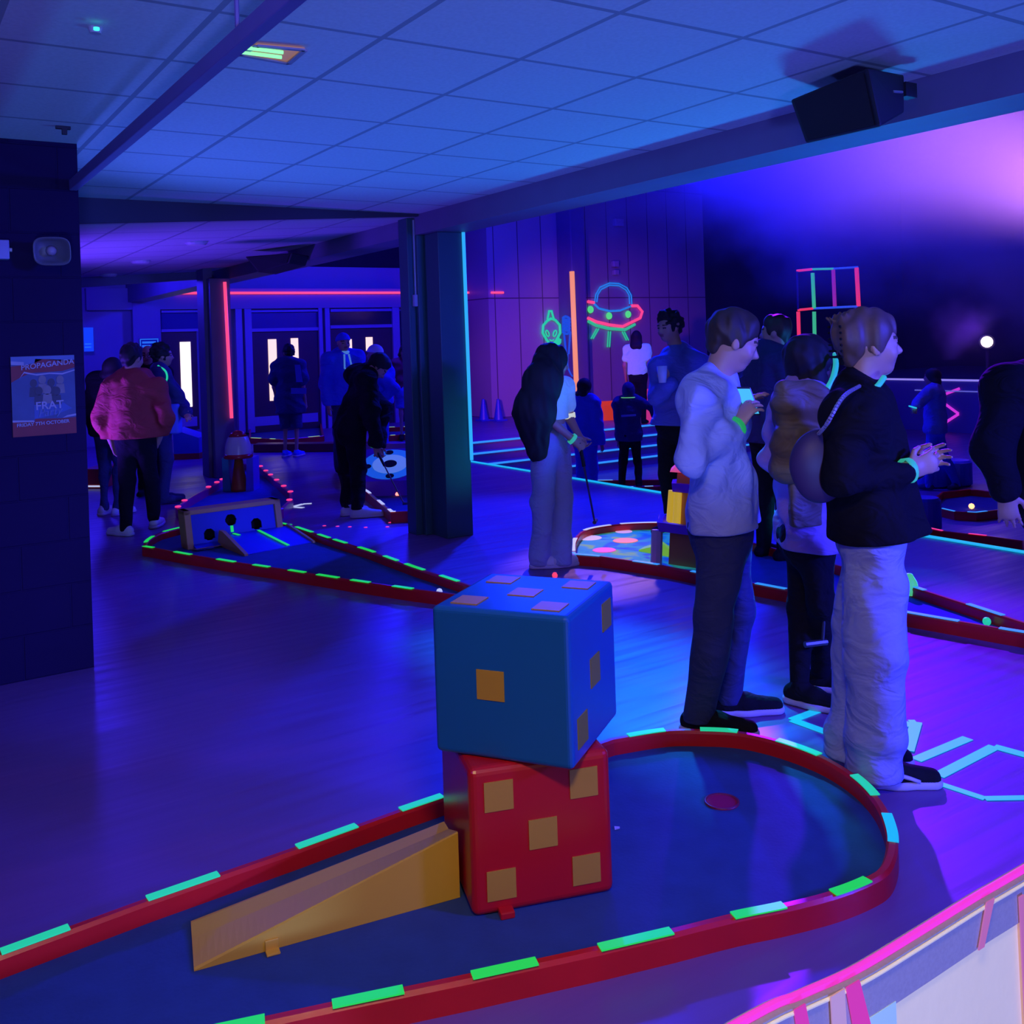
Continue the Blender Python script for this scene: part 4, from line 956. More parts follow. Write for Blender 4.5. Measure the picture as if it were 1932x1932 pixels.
M_mesh = mat('grey mesh band', (.34, .30, .32), .9, .15, 200, bump=.3, emit=(.20, .14, .24), estr=.22)
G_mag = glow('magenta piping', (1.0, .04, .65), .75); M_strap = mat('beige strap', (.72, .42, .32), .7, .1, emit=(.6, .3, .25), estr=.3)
def sheet(name, top, bot, y0, y1, m):
    P_ = prof; n = len(P_)
    vs = []
    for p in P_: vs += [V((p.x, y0, p.z - top)), V((p.x, y1, p.z - top)), V((p.x, y1, max(.02, p.z - bot))), V((p.x, y0, max(.02, p.z - bot)))]
    fs = [(4 * i + k, 4 * i + 4 + k, 4 * i + 4 + (k + 1) % 4, 4 * i + (k + 1) % 4) for i in range(n - 1) for k in range(4)] + [(0, 1, 2, 3), (4 * n - 1, 4 * n - 2, 4 * n - 3, 4 * n - 4)]
    return MB().add(vs, fs).build(name, m, br_)
sheet('cloth', .055, 2.0, YB, YB + .02, M_cloth)
sheet('mesh_band', .003, .062, YB - .003, YB + .023, M_mesh)
MB().tube([V((p.x, YB + .010, p.z)) for p in prof], .0055, 8).build('piping', G_mag, br_)
MB().tube([V((p.x, YB - .004, p.z - .008)) for p in prof], .0025, 6).build('white_seam', M_cloth, br_)
def strap(x0, w0, x1, w1, da, db, m, d=.006):
    za = ztop(x0) + da; zb_ = max(.03, ztop(x1) + db)
    pts = [(x0 - w0, za), (x0 + w0, za), (x1 + w1, zb_), (x1 - w1, zb_)]
    return MB().slab([V((x, YB - d, z)) for x, z in pts], (0, -1, 0), .002).build('strap', m, br_)
gx = lambda px, py: ONY(px, py, YB).x
G_mag2 = glow('magenta strap', (.85, .05, .42), .6)
strap(gx(1600, 1850), .013, gx(1618, 1905), .016, 0, -.065, G_mag2); strap(gx(1568, 1862), .013, gx(1588, 1930), .016, 0, -.5, M_strap, .0085)
strap(gx(1500, 1895), .010, gx(1515, 1930), .012, 0, -.07, G_mag2); strap(gx(1860, 1700), .010, gx(1842, 1775), .007, 0, -.06, glow('pink strap', (.8, .22, .48), .45)); strap(gx(1918, 1690), .006, gx(1932, 1850), .006, -.02, -.5, glow('pink strap', (.8, .22, .48), .45))
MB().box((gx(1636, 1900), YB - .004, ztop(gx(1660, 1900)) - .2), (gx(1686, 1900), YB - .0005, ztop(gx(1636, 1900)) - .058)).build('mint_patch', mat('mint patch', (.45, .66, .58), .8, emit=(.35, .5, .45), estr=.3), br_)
for xx in (xs0, xs1 - .03): MB().box((xx, YB + .02, 0), (xx + .03, YB + .06, ztop(xx) - .03)).build('post', mat('barrier post', (.3, .3, .34), .4), br_)
# scraps of paper on the felt
for i, (x, y) in enumerate(((1164, 1563), (700, 1575))):
    q = G(x, y, .0175); tag(MB().slab([q + V((-.012, -.004, 0)), q + V((.004, -.010, .002)), q + V((.014, .003, 0)), q + V((-.002, .011, .003))], (0, 0, 1), .001).build('paper_scrap', mat('lilac paper', (.5, .45, .7), .8)), ['pale paper scrap on the felt right of the red dice', 'pale paper scrap on the felt above the yellow ramp'][i], 'paper scrap')

# ================================================================ people: bodies and clothes grown as smooth surfaces
class Field:
    """a blend of rounded shapes, turned into one closed mesh"""
    def __init__(s): s.p = []; s.cut = []
    def cone(s, a, b, r1, r2=None, k=0.03, n=None, q=1.0, sub=False):
        a = np.array(a, float); b = np.array(b, float); r2 = r1 if r2 is None else r2
        s.p.append(('c', a, b, r1, r2, k, None if n is None else np.array(n, float) / np.linalg.norm(n), q, sub)); return s
    def ell(s, c, axes, rad, k=0.02, sub=False):
        s.p.append(('e', np.array(c, float), np.array(axes, float), np.array(rad, float), k, sub)); return s
    def box(s, c, axes, half, r, k=0.02, sub=False):
        s.p.append(('b', np.array(c, float), np.array(axes, float), np.array(half, float), r, k, sub)); return s
    def plane(s, p, n, k=0.004):
        """cuts away the side that n points to"""
        n = np.array(n, float); n /= np.linalg.norm(n)
        s.cut.append((np.array(p, float), n, k)); return s
    def bounds(s, p):
        if p[0] == 'c':
            r = max(p[3], p[4]); return np.minimum(p[1], p[2]) - r, np.maximum(p[1], p[2]) + r
        if p[0] == 'e':
            r = max(p[3]); return p[1] - r, p[1] + r
        e = np.abs(p[2]).T @ (p[3] + p[4]); return p[1] - e, p[1] + e
    def mesh(s, vox, wob=0.0, wf=22.0, seed=0, wdir=(1, 1, 1), noise=None):
        bb = [s.bounds(p) for p in s.p if not p[-1]]
        lo = np.min([b[0] for b in bb], 0) - 3 * vox - wob; hi = np.max([b[1] for b in bb], 0) + 3 * vox + wob
        N = np.ceil((hi - lo) / vox).astype(int) + 1
        ax = [lo[i] + vox * np.arange(N[i]) for i in range(3)]
        D = np.full(N, 0.3, np.float32)
        for p in s.p:
            b0, b1 = s.bounds(p); k = p[5] if p[0] == 'c' else (p[4] if p[0] == 'e' else p[5])
            m = k + 2.5 * vox + 0.012
            i0 = np.maximum(0, np.floor((b0 - m - lo) / vox).astype(int)); i1 = np.minimum(N, np.ceil((b1 + m - lo) / vox).astype(int) + 1)
            if np.any(i1 <= i0): continue
            sl = tuple(slice(i0[j], i1[j]) for j in range(3))
            X = ax[0][sl[0]][:, None, None]; Y = ax[1][sl[1]][None, :, None]; Z = ax[2][sl[2]][None, None, :]
            if p[0] == 'c':
                a, b, r1, r2, _, n, q, _ = p[1:]
                x, y, z = X - a[0], Y - a[1], Z - a[2]; ba = b - a
                if n is not None:
                    f = (x * n[0] + y * n[1] + z * n[2]) * (1 / q - 1); x = x + f * n[0]; y = y + f * n[1]; z = z + f * n[2]
                    ba = ba + n * (ba @ n) * (1 / q - 1)
                t = np.clip((x * ba[0] + y * ba[1] + z * ba[2]) / max(ba @ ba, 1e-9), 0, 1)
                d = np.sqrt((x - t * ba[0]) ** 2 + (y - t * ba[1]) ** 2 + (z - t * ba[2]) ** 2) - (r1 + (r2 - r1) * t)
                if n is not None: d = d * (0.5 + 0.5 * q)
            else:
                c, A = p[1], p[2]
                x, y, z = X - c[0], Y - c[1], Z - c[2]
                u = [x * A[j][0] + y * A[j][1] + z * A[j][2] for j in range(3)]
                if p[0] == 'e':
                    r = p[3]
                    k0 = np.sqrt(sum((u[j] / r[j]) ** 2 for j in range(3))); k1 = np.sqrt(sum((u[j] / r[j] ** 2) ** 2 for j in range(3))) + 1e-6
                    d = k0 * (k0 - 1) / k1
                else:
                    h, rr = p[3], p[4]
                    w = [np.abs(u[j]) - h[j] for j in range(3)]
                    d = np.sqrt(sum(np.maximum(w[j], 0) ** 2 for j in range(3))) + np.minimum(np.maximum(np.maximum(w[0], w[1]), w[2]), 0) - rr
            d = d.astype(np.float32); O = D[sl]
            if p[-1]:
                h = np.maximum(k - np.abs(O + d), 0) / max(k, 1e-6); D[sl] = np.maximum(O, -d) + h * h * k * 0.25
            else:
                h = np.maximum(k - np.abs(O - d), 0) / max(k, 1e-6); D[sl] = np.minimum(O, d) - h * h * k * 0.25
        X = ax[0][:, None, None]; Y = ax[1][None, :, None]; Z = ax[2][None, None, :]
        if wob:
            rs = np.random.RandomState(seed)
            for i in range(5):
                v = rs.normal(size=3) * np.array(wdir); v /= np.linalg.norm(v); v *= wf * (0.6 + 0.9 * rs.rand()); ph = rs.rand() * 6.28
                D += (wob * 0.45 * np.sin(v[0] * X + v[1] * Y + v[2] * Z + ph + 1.3 * np.sin(0.7 * (v[1] * X - v[0] * Y + v[2] * Z)))).astype(np.float32)
        for (p, n, k) in s.cut:
            d = ((X - p[0]) * n[0] + (Y - p[1]) * n[1] + (Z - p[2]) * n[2]).astype(np.float32)
            h = np.maximum(k - np.abs(D - d), 0) / k; D = np.maximum(D, d) + h * h * k * 0.25
        return nets(D, lo, vox)
def nets(D, lo, vox):
    S = D < 0
    nx, ny, nz = D.shape
    cnt = np.zeros((nx - 1, ny - 1, nz - 1), np.int8)
    offs = [(i, j, k) for i in (0, 1) for j in (0, 1) for k in (0, 1)]
    for (i, j, k) in offs: cnt += S[i:nx - 1 + i, j:ny - 1 + j, k:nz - 1 + k]
    I, J, K = np.nonzero((cnt > 0) & (cnt < 8))
    idx = np.full(cnt.shape, -1, np.int32); idx[I, J, K] = np.arange(len(I))
    val = {o: D[I + o[0], J + o[1], K + o[2]].astype(float) for o in offs}
    acc = np.zeros((len(I), 3)); num = np.zeros(len(I))
    for a in offs:
        for e in range(3):
            if a[e]: continue
            b = tuple(1 if q == e else a[q] for q in range(3))
            va, vb = val[a], val[b]; m = (va < 0) != (vb < 0)
            t = np.where(m, va / np.where(m, va - vb, 1), 0)
            pt = np.tile(np.array(a, float), (len(I), 1)); pt[:, e] = t
            acc += np.where(m[:, None], pt, 0); num += m
    vs = lo + vox * (np.stack([I, J, K], 1) + acc / np.maximum(num, 1)[:, None])
    qs = []
    for e in range(3):
        sh = [slice(None)] * 3; s0 = list(sh); s1 = list(sh); s0[e] = slice(0, -1); s1[e] = slice(1, None)
        ch = S[tuple(s0)] != S[tuple(s1)]; fl = S[tuple(s0)]
        a, b, c = np.nonzero(ch); P = [a, b, c]; u, w = (e + 1) % 3, (e + 2) % 3
        ok = (P[u] > 0) & (P[w] > 0) & (P[u] < D.shape[u] - 1) & (P[w] < D.shape[w] - 1)
        P = [p[ok] for p in P]; f = fl[tuple(P)]
        def g(du, dw):
            q = [p.copy() for p in P]; q[u] = q[u] - du; q[w] = q[w] - dw; return idx[tuple(q)]
        Q = np.stack([g(1, 1), g(0, 1), g(0, 0), g(1, 0)], 1)
        Q[~f] = Q[~f][:, ::-1]
        qs.append(Q)
    return vs, np.concatenate(qs)
def field_obj(name, fld, mats, parent, vox, org, wob=0.0, wf=22.0, seed=0, wdir=(1, 1, 1), pick=None, pin=None):
    vs, qs = fld.mesh(vox, wob, wf, seed, wdir)
    # one smoothing pass
    n = len(vs); s = np.zeros((n, 3)); c = np.zeros(n)
    for a, b in ((0, 1), (1, 2), (2, 3), (3, 0)):
        np.add.at(s, qs[:, a], vs[qs[:, b]]); np.add.at(c, qs[:, a], 1)
        np.add.at(s, qs[:, b], vs[qs[:, a]]); np.add.at(c, qs[:, b], 1)
    vs = vs * 0.5 + 0.5 * s / np.maximum(c, 1)[:, None]
    me = bpy.data.meshes.new(name)
    me.vertices.add(n); me.vertices.foreach_set('co', (vs - np.array(org)).astype(np.float32).ravel())
    me.loops.add(len(qs) * 4); me.loops.foreach_set('vertex_index', qs.astype(np.int32).ravel())
    me.polygons.add(len(qs)); me.polygons.foreach_set('loop_start', np.arange(0, len(qs) * 4, 4, dtype=np.int32))
    try: me.polygons.foreach_set('loop_total', np.full(len(qs), 4, np.int32))
    except Exception: pass
    if not isinstance(mats, (list, tuple)): mats = [mats]
    for m in mats: me.materials.append(m)
    if pick is not None:
        cen = vs[qs].mean(1)
        me.polygons.foreach_set('material_index', pick(cen).astype(np.int32))
    me.polygons.foreach_set('use_smooth', np.ones(len(qs), bool))
    me.update(calc_edges=True); me.validate()
    o = bpy.data.objects.new(name, me); COL.objects.link(o)
    if parent is not None: o.parent = parent
    else: o.location = org
    return o
nv = lambda v: np.array(v, float)
def unit(v):
    v = nv(v); return v / (np.linalg.norm(v) + 1e-12)
FWn, RTn, R0n, UPn = nv(FW), nv(RT), nv(_r0), nv((0, 0, 1))

SKIN = mat('skin', (0.50, 0.27, 0.19), 0.5, 0.08, 12.0)
SKIND = mat('dark skin', (0.10, 0.05, 0.035), 0.45, 0.08, 12.0)
LIP = mat('lips', (0.32, 0.10, 0.09), 0.45, 0.08, 12.0)
M_EYE = mat('eye', (0.06, 0.05, 0.05), 0.2, 0.3, 90.0)
BROW = mat('brow hair', (0.07, 0.045, 0.03), 0.8, 0.2, 60.0)

class Person:
    """joints: default standing pose of a figure of height hgt facing yaw (0 = away from the camera, 90 = image right,
    180 = towards the camera), overridden by surveyed points (x, y, depth offset)"""
    def __init__(s, label, foot, t, hgt=1.75, yaw=90, z0=0.0, J={}, build=1.0, vox=0.012, skin=SKIN, head_yaw=None, head_pitch=0, head_roll=0, group=None, seed=0):
        s.t = t; s.h = hgt; s.sc = hgt / 1.75; s.vox = vox; s.skin = skin; s.bu = build; s.seed = seed
        x, y = foot
        d = RAY(x, 644); p = CAMP + FW * t + RT * ((x - 966) / FPX * t) - UP * ((y - 644) / FPX * t)
        s.base = nv((p.x, p.y, z0))
        f = R = None
        a = math.radians(yaw); s.f = FWn * math.cos(a) + R0n * math.sin(a); s.r = R0n * math.cos(a) - FWn * math.sin(a)
        L = lambda r, fw, z: s.base + s.r * r * hgt + s.f * fw * hgt + UPn * z * hgt
        j = s.j = {}
        for sd, q in (('l', -1), ('r', 1)):
            j['s' + sd] = L(.105 * q, 0, .815); j['e' + sd] = L(.135 * q, -.015, .63); j['w' + sd] = L(.135 * q, .03, .485)
            j['h' + sd] = L(.05 * q, 0, .52); j['k' + sd] = L(.055 * q, .012, .28); j['a' + sd] = L(.055 * q, -.012, .045)
            j['t' + sd] = L(.065 * q, .105, .02)
        j['neck'] = L(0, -.01, .845); j['head'] = L(0, .012, .93)
        for k, v in J.items():
            if k[0] in 'at': j[k] = nv(G(v[0], v[1], z0 + (.045 if k[0] == 'a' else .02) * hgt))
            else: j[k] = nv(AT(v[0], v[1], t + v[2]))
        for sd in 'lr':      # feet stay on the ground
            for k, zz in (('a', .045), ('t', .02)):
                j[k + sd][2] = max(j[k + sd][2], z0 + zz * hgt) if (k + sd) in J else z0 + zz * hgt
        j['pel'] = (j['hl'] + j['hr']) / 2
        s.big = 1.0
        s.root = empty('person', s.base); tag(s.root, label, 'person', group)
        hy = yaw if head_yaw is None else head_yaw
        a = math.radians(hy); hf = FWn * math.cos(a) + R0n * math.sin(a); hr = R0n * math.cos(a) - FWn * math.sin(a)
        pt = math.radians(head_pitch); hf2 = hf * math.cos(pt) + UPn * math.sin(pt); hu = -hf * math.sin(pt) + UPn * math.cos(pt)
        ro = math.radians(head_roll); s.hr = hr * math.cos(ro) + hu * math.sin(ro); s.hu = -hr * math.sin(ro) + hu * math.cos(ro); s.hf = hf2
        s.hh = 0.228 * (0.55 + 0.45 * s.sc)
        s.A = np.array([s.hr, s.hf, s.hu])
        s.up = unit(j['neck'] - j['pel'])
        s.tr = unit(j['sr'] - j['sl']); s.tf = unit(np.cross(s.up, s.tr))      # torso right, torso front
    def HP(s, r, f, u): return s.j['head'] + s.hh * (s.hr * r + s.hf * f + s.hu * u)
    def torso(s, F, e=0.0, q=0.66, hip=True, k=0.05, top=True):
        j, c, b = s.j, s.sc, s.bu
        P, N = j['pel'], j['neck']; W = P + (N - P) * .36; C = P + (N - P) * .70
        F.cone(P - s.up * .02, W, .160 * c * b + e, .138 * c * b + e, k, s.tf, q + .06)
        F.cone(W, C, .138 * c * b + e, .158 * c * b + e, k, s.tf, q)
        F.cone(C, P + (N - P) * .84, .158 * c * b + e, .125 * c * b + e, k, s.tf, q - .04)
        F.cone(j['sl'] + (j['sr'] - j['sl']) * .06 - UPn * .01, j['sr'] + (j['sl'] - j['sr']) * .06 - UPn * .01, .060 * c + e, None, k)
        for sd in 'lr':
            F.cone(N + UPn * .015 * c, j['s' + sd] - UPn * .005, .046 * c + e * .6, .056 * c + e, k)
    def arms(s, F, e=0.0, short=False, k=0.03, cuff=0.0):
        c = s.sc
        for sd in 'lr':
            S_, E, Wr = s.j['s' + sd], s.j['e' + sd], s.j['w' + sd]
            if short:
                F.cone(S_, S_ + (E - S_) * .62, .056 * c + e, .052 * c + e * 1.4, k)
            else:
                F.cone(S_, E, .054 * c + e, .043 * c + e, k); F.cone(E, Wr + (E - Wr) * .06, .043 * c + e, .031 * c + e * .8, k)
    def legs(s, F, e=0.0, fit=(1, 1, 1), k=0.03, drop=0.0):
        c = s.sc
        for sd in 'lr':
            h, kn, an = s.j['h' + sd], s.j['k' + sd], s.j['a' + sd]
            F.cone(h, kn, .082 * c * fit[0] + e, .055 * c * fit[1] + e, k); F.cone(kn, an - UPn * drop, .055 * c * fit[1] + e, .040 * c * fit[2] + e, k)
    def hand(s, F, sd, palm=None, curl=0.5, point=None, big=1.0):
        E, Wr = s.j['e' + sd], s.j['w' + sd]
        d = unit(Wr - E) if point is None else unit(point)
        n = (s.r * (-1 if sd == 'r' else 1)) if palm is None else nv(palm)
        n = unit(n - d * (n @ d)); a = np.cross(d, n) * (1 if sd == 'r' else -1)      # a points to the thumb side
        c = s.sc * big; fr = max(.0088 * c, .62 * s.vox)
        F.cone(Wr - d * .02 * c, Wr + d * .03 * c, .027 * c, .030 * c, .012, n, .75)
        F.cone(Wr + d * .02 * c, Wr + d * .078 * c, .034 * c, .038 * c, .012, n, max(.42, 1.1 * s.vox / .034))
        for i, (ln, off) in enumerate(((.068, .030), (.078, .010), (.072, -.010), (.055, -.029))):
            b0 = Wr + d * (.088 - abs(i - 1.2) * .004) * c + a * off * c
            p = b0; ang = 0
            for sgm, fr_l in enumerate((.45, .32, .23)):
                ang += curl * (0.8, 1.0, .7)[sgm]
                q = p + (d * math.cos(ang) + n * math.sin(ang)) * ln * fr_l * c + a * off * .12 * c
                F.cone(p, q, fr * (1 - .08 * sgm), fr * (.92 - .1 * sgm), .003); p = q
        t0 = Wr + d * .025 * c + a * .026 * c; t1 = t0 + (d * .62 + a * .62 + n * .35) * .045 * c; t2 = t1 + (d * .85 + a * .1 + n * (.35 + .4 * curl)) * .032 * c
        F.cone(t0, t1, fr * 1.35, fr * 1.15, .008); F.cone(t1, t2, fr * 1.15, fr * .9, .004)
    def head_shape(s, F):
        A, h = s.A, s.hh; P = s.HP
        F.cone(s.j['neck'] - s.up * .03, P(0, -.10, -.22), .060 * s.sc * (.5 + .5 * s.bu), .054 * s.sc, .02)
        F.ell(P(0, -.07, .10), A, nv((.335, .43, .385)) * h, .02)
        F.ell(P(0, .10, -.16), A, nv((.265, .30, .335)) * h, .03)
        F.ell(P(0, .20, -.40), A, nv((.13, .13, .09)) * h, .025)
        F.ell(P(0, .22, .10), A, nv((.25, .17, .16)) * h, .02)          # brow and forehead
        F.cone(P(0, .375, .035), P(0, .475, -.13), .030 * h, .052 * h, .012)   # nose
        F.ell(P(0, .41, -.15), A, nv((.085, .05, .04)) * h, .01)
        for q in (-1, 1):
            F.ell(P(.155 * q, .405, -.005), A, nv((.085, .07, .05)) * h, .012, sub=True)
            F.ell(P(.15 * q, .315, -.01), A, nv((.075, .075, .06)) * h, .003)
            F.ell(P(.15 * q, .335, .075), A, nv((.11, .05, .028)) * h, .012)
            F.ell(P(.19 * q, .25, -.15), A, nv((.085, .09, .09)) * h, .03)
            F.ell(P(.335 * q, -.03, -.05), A, nv((.035, .085, .135)) * h, .008)
        F.ell(P(0, .355, -.245), A, nv((.105, .05, .028)) * h, .006)
        F.ell(P(0, .345, -.295), A, nv((.09, .05, .03)) * h, .006)
        F.ell(P(0, .42, -.268), A, nv((.12, .03, .006)) * h, .004, sub=True)
    def body(s, hands=('l', 'r'), curl=0.5, palms={}, points={}, slim=0.0, arm_e=0.0):
        F = Field()
        s.torso(F, -.012); s.arms(F, -.004 + arm_e); s.legs(F, -.014)
        for sd in 'lr':
            d_ = s.j['t' + sd] - s.j['a' + sd]; d_[2] = 0; F.cone(s.j['a' + sd], s.j['a' + sd] + unit(d_) * .11 * s.sc - UPn * .03 * s.sc, .034 * s.sc, .026 * s.sc, .02)
        for sd in hands: s.hand(F, sd, palms.get(sd), curl, points.get(sd), s.big)
        s.head_shape(F)
        j, A, h = s.j, s.A, s.hh
        def pick(c):
            u = (c - j['head']) @ A.T / h
            m = np.zeros(len(c), int); x = np.abs(u[:, 0])
            m[(np.abs(x - .15) < .062) & (np.abs(u[:, 2] + .01) < .034) & (u[:, 1] > .30)] = 2
            m[(x < .10) & (u[:, 2] < -.225) & (u[:, 2] > -.325) & (u[:, 1] > .335)] = 1
            m[(np.abs(x - .16) < .095) & (np.abs(u[:, 2] - .095) < .024) & (u[:, 1] > .24)] = 3
            return m
        s.bodyo = field_obj('body', F, [s.skin, LIP if s.skin is SKIN else SKIND, M_EYE, BROW], s.root, s.vox, s.base, pick=pick)
        return s
    def part(s, name, F, m, wob=0.0, wf=22, wdir=(1, 1, 1), vox=None, parent=None):
        s.seed += 1
        return field_obj(name, F, m, parent or s.root, vox or s.vox, s.base, wob, wf, s.seed + int(s.base[0] * 100) % 97, wdir)
    def top(s, m, name='top', e=.016, short=False, hem=0.06, wob=.010, flare=0.0, hood=False, collar=0.0, ae=None):
        F = Field(); s.torso(F, e); s.arms(F, e * .9 if ae is None else ae, short)
        P = s.j['pel']; c = s.sc; b = s.bu
        F.cone(P + s.up * .12, P - s.up * (hem + .06), .150 * c * b + e, .160 * c * b + e + flare, .05, s.tf, .74)
        if hem > 0:
            for sd in 'lr': F.cone(s.j['h' + sd] + s.up * .03, s.j['h' + sd] - s.up * (hem + .05), .100 * c + e * .5, None, .04)
        F.plane(P - s.up * hem, -s.up, .01)
        if collar: F.cone(s.j['neck'] - s.up * .02, s.j['neck'] + unit(s.j['head'] - s.j['neck']) * collar, .075 * c, .072 * c, .02)
        if hood:
            N = s.j['neck'] - s.tf * .055
            for q in (-1, 1): F.cone(N - s.tf * .03 - s.up * .02, N + s.tr * .085 * q + s.tf * .05 + s.up * .01, .05 * c, .038 * c, .02)
        return s.part(name, F, m, wob * 1.3, 26, (1, 1, .9))
    def trousers(s, m, name='trousers', fit=(1.05, 1.12, 1.1), e=.008, hem=.035, wob=.006, waist=.10, drop=0.02, legcut=None):
        F = Field(); s.legs(F, e, fit, .03, drop)
        P = s.j['pel']; c = s.sc; b = s.bu
        F.cone(P - s.up * .02, P + s.up * waist, .150 * c * b + e, .138 * c * b + e, .05, s.tf, .74)
        for q in (-1, 1): F.cone(P - s.tf * .05 + s.tr * .055 * q * c - UPn * .02, P - s.tf * .045 + s.tr * .055 * q * c - UPn * .06, .085 * c, .08 * c, .04)
        z = s.base[2] + hem if legcut is None else legcut
        F.plane((0, 0, z), (0, 0, -1), .006)
        return s.part(name, F, m, wob * 1.4, 22, (1.3, 1.3, .7))
    def shoes(s, m, ms=None, big=1.0):
        out = []
        for sd in 'lr':
            a, t = s.j['a' + sd], s.j['t' + sd]; z0 = s.base[2]; c = s.sc * big
            d = t - a; d[2] = 0; d = unit(d); sd_ = np.cross(d, UPn)
            heel = nv((a[0], a[1], z0)) - d * .035 * c; toe = heel + d * .235 * c
            F = Field()
            F.cone(heel + UPn * .045, heel + d * .11 * c + UPn * .045, .042 * c, .046 * c, .02)
            F.cone(heel + d * .10 * c + UPn * .042, toe + UPn * .032, .044 * c, .034 * c, .02)
            F.cone(heel + d * .035 * c + UPn * .05, heel + d * .04 * c + UPn * .095, .044 * c, .042 * c, .02)
            F.plane(nv((0, 0, z0 + .012)), (0, 0, -1), .004); F.plane(nv((0, 0, z0 + .105)), (0, 0, 1), .01)
            sh = s.part('shoe', F, m, vox=min(s.vox, .009))
            if ms is not None:
                G_ = Field(); G_.cone(heel + UPn * .016, heel + d * .12 * c + UPn * .016, .047 * c, .051 * c, .02); G_.cone(heel + d * .1 * c + UPn * .016, toe + UPn * .016, .050 * c, .040 * c, .02)
                G_.plane(nv((0, 0, z0 + .001)), (0, 0, -1), .004); G_.plane(nv((0, 0, z0 + .030)), (0, 0, 1), .004)
                s.part('sole', G_, ms, vox=min(s.vox, .007), parent=sh)
            out.append((sh, heel, d, sd_, toe))
        return out
    def hair(s, m, style='short', thick=.05, wob=.004, length=None, vol=1.0, path=None):
        F = Field(); A, h, P = s.A, s.hh, s.HP
        e = thick
        if style in ('short', 'curly', 'updo'):
            F.ell(P(0, -.10, .13 + e * .35), A, nv((.337 + e * .45, .432 + e * .5, .385 + e)) * h, .01)
        else:
            F.ell(P(0, -.075, .12), A, nv((.335 + e, .43 + e, .385 + e)) * h, .01)
        if style in ('short', 'curly', 'updo'):
            F.cone(P(0, -.25, .05), P(0, -.30, -.18), (.26 + e * .3) * h, (.155 + e * .2) * h, .03)
            for q in (-1, 1): F.ell(P(.312 * q, .05, .05), A, nv((.030, .08, .13)) * h, .02)
            F.ell(P(0, .17, .36), A, nv((.21, .16, .11 + e * .6)) * h, .04)
        elif style in ('fade', 'long', 'bob'):
            F.cone(P(0, -.22, .05), P(0, -.27, -.20), (.27 + e * .6) * h, (.19 + e * .4) * h, .02)
        if style in ('short', 'fade', 'curly'):
            F.plane(P(0, .345, .2), s.hf, .01)
        if style == 'updo':
            for q in (-1, 1): F.ell(P(.26 * q, .13, .20), A, nv((.07, .14, .13)) * h, .04)
            for i in range(11):
                q = -1 + 2 * i / 10; F.cone(P(.10 * q, -.40 + .05 * (i % 3), .28), P(.16 * q, -.60 + .10 * (i % 4), .47 + .035 * ((i * 5) % 4)), .05 * h, .015 * h, .01)
            F.cone(P(0, -.38, -.10), P(0, -.42, .25), .12 * h, .16 * h, .04)
        if style in ('long', 'bob'):
            n = s.hf * .78 - s.hu * .62; F.plane(P(0, .20, .12), n, .02)
            F.cut = []
            F.ell(P(0, .32, -.16), A, nv((.26, .30, .36)) * h, .02, sub=True)
            L = length or .35
            if path:
                for (a, ra), (b, rb) in zip(path, path[1:]): F.cone(a, b, ra, rb, .05, FWn, .6)
                L = .12
            dn = -UPn
            for q in (-1, -.4, .4, 1):
                a = P(.25 * q, -.12 - .14 * (1 - abs(q)), .0)
                b = a + dn * L * .45 - s.hf * .035 + s.hr * .015 * q; c_ = a + dn * L - s.hf * .03 * vol
                F.cone(a, b, .13 * h * vol, .14 * h * vol, .04); F.cone(b, c_, .14 * h * vol, .085 * h * vol, .04)
        if style == 'braids':
            n = s.hf * .70 - s.hu * .70; F.plane(P(0, .22, .16), n, .012); F.cut = []
            F.ell(P(0, .34, -.18), A, nv((.25, .26, .36)) * h, .01, sub=True)
            for i in range(15):
                q = -1 + 2 * i / 14; a = P(.34 * math.sin(q * 2.2), -.10 - .30 * math.cos(q * 2.2), .05)
                b = a - UPn * h * (.80 + .12 * (i % 3)) + s.hr * .03 * q
                F.cone(a, b, .075 * h, .05 * h, .010)
        if style in ('cap', 'beanie'):
            F.plane(P(0, .0, .10), -s.hu + s.hf * .12, .01)
            if style == 'cap':
                F.cone(P(0, .30, .17), P(0, .56, .13), .26 * h, .20 * h, .02, s.hu, .16)
        if style == 'hood':
            F.p = []; F.ell(P(0, -.10, .06), A, nv((.44, .52, .52)) * h, .02)
            F.cone(P(0, -.18, -.2), s.j['neck'] - s.up * .02, .40 * h, .45 * h, .03)
            F.ell(P(0, .40, -.04), A, nv((.30, .36, .42)) * h, .02, sub=True)
        nm = {'cap': 'cap', 'beanie': 'hat', 'hood': 'hood'}.get(style, 'hair')
        return s.part(nm, F, m, wob, 90 if style in ('short', 'fade', 'curly', 'updo', 'long', 'braids') else 20, (1, 1, .25) if style != 'curly' else (1, 1, 1), vox=min(s.vox, .010))
    def putter(s, a, b, foot, label, m):
        mb = MB().tube([V(a), V(b)], .007, 8)
        o = mb.build('putter', m, None, org=V(a)); tag(o, label, 'golf putter')
        MB().tube([V(a) + (V(b) - V(a)) * -.02, V(a) + (V(b) - V(a)) * .28], .013, 8).build('grip', mat('black grip', (.01, .01, .012), .7), o)
        d = V(foot); MB().tube([V(b) - d * .02, V(b) + d * .09], .014, 8).build('putter_head', m, o)
        return o
def band(p, a, b, r, m, name='wristband', w=.028):
    """a band round the limb a-b at b"""
    a, b = nv(a), nv(b); d = unit(b - a)
    return MB().lathe(V(b - d * w / 2), [(r, 0), (r + .004, .003), (r + .004, w - .003), (r, w)], 16, axis=V(d), cap=False).build(name, m, p.root, smooth=True)

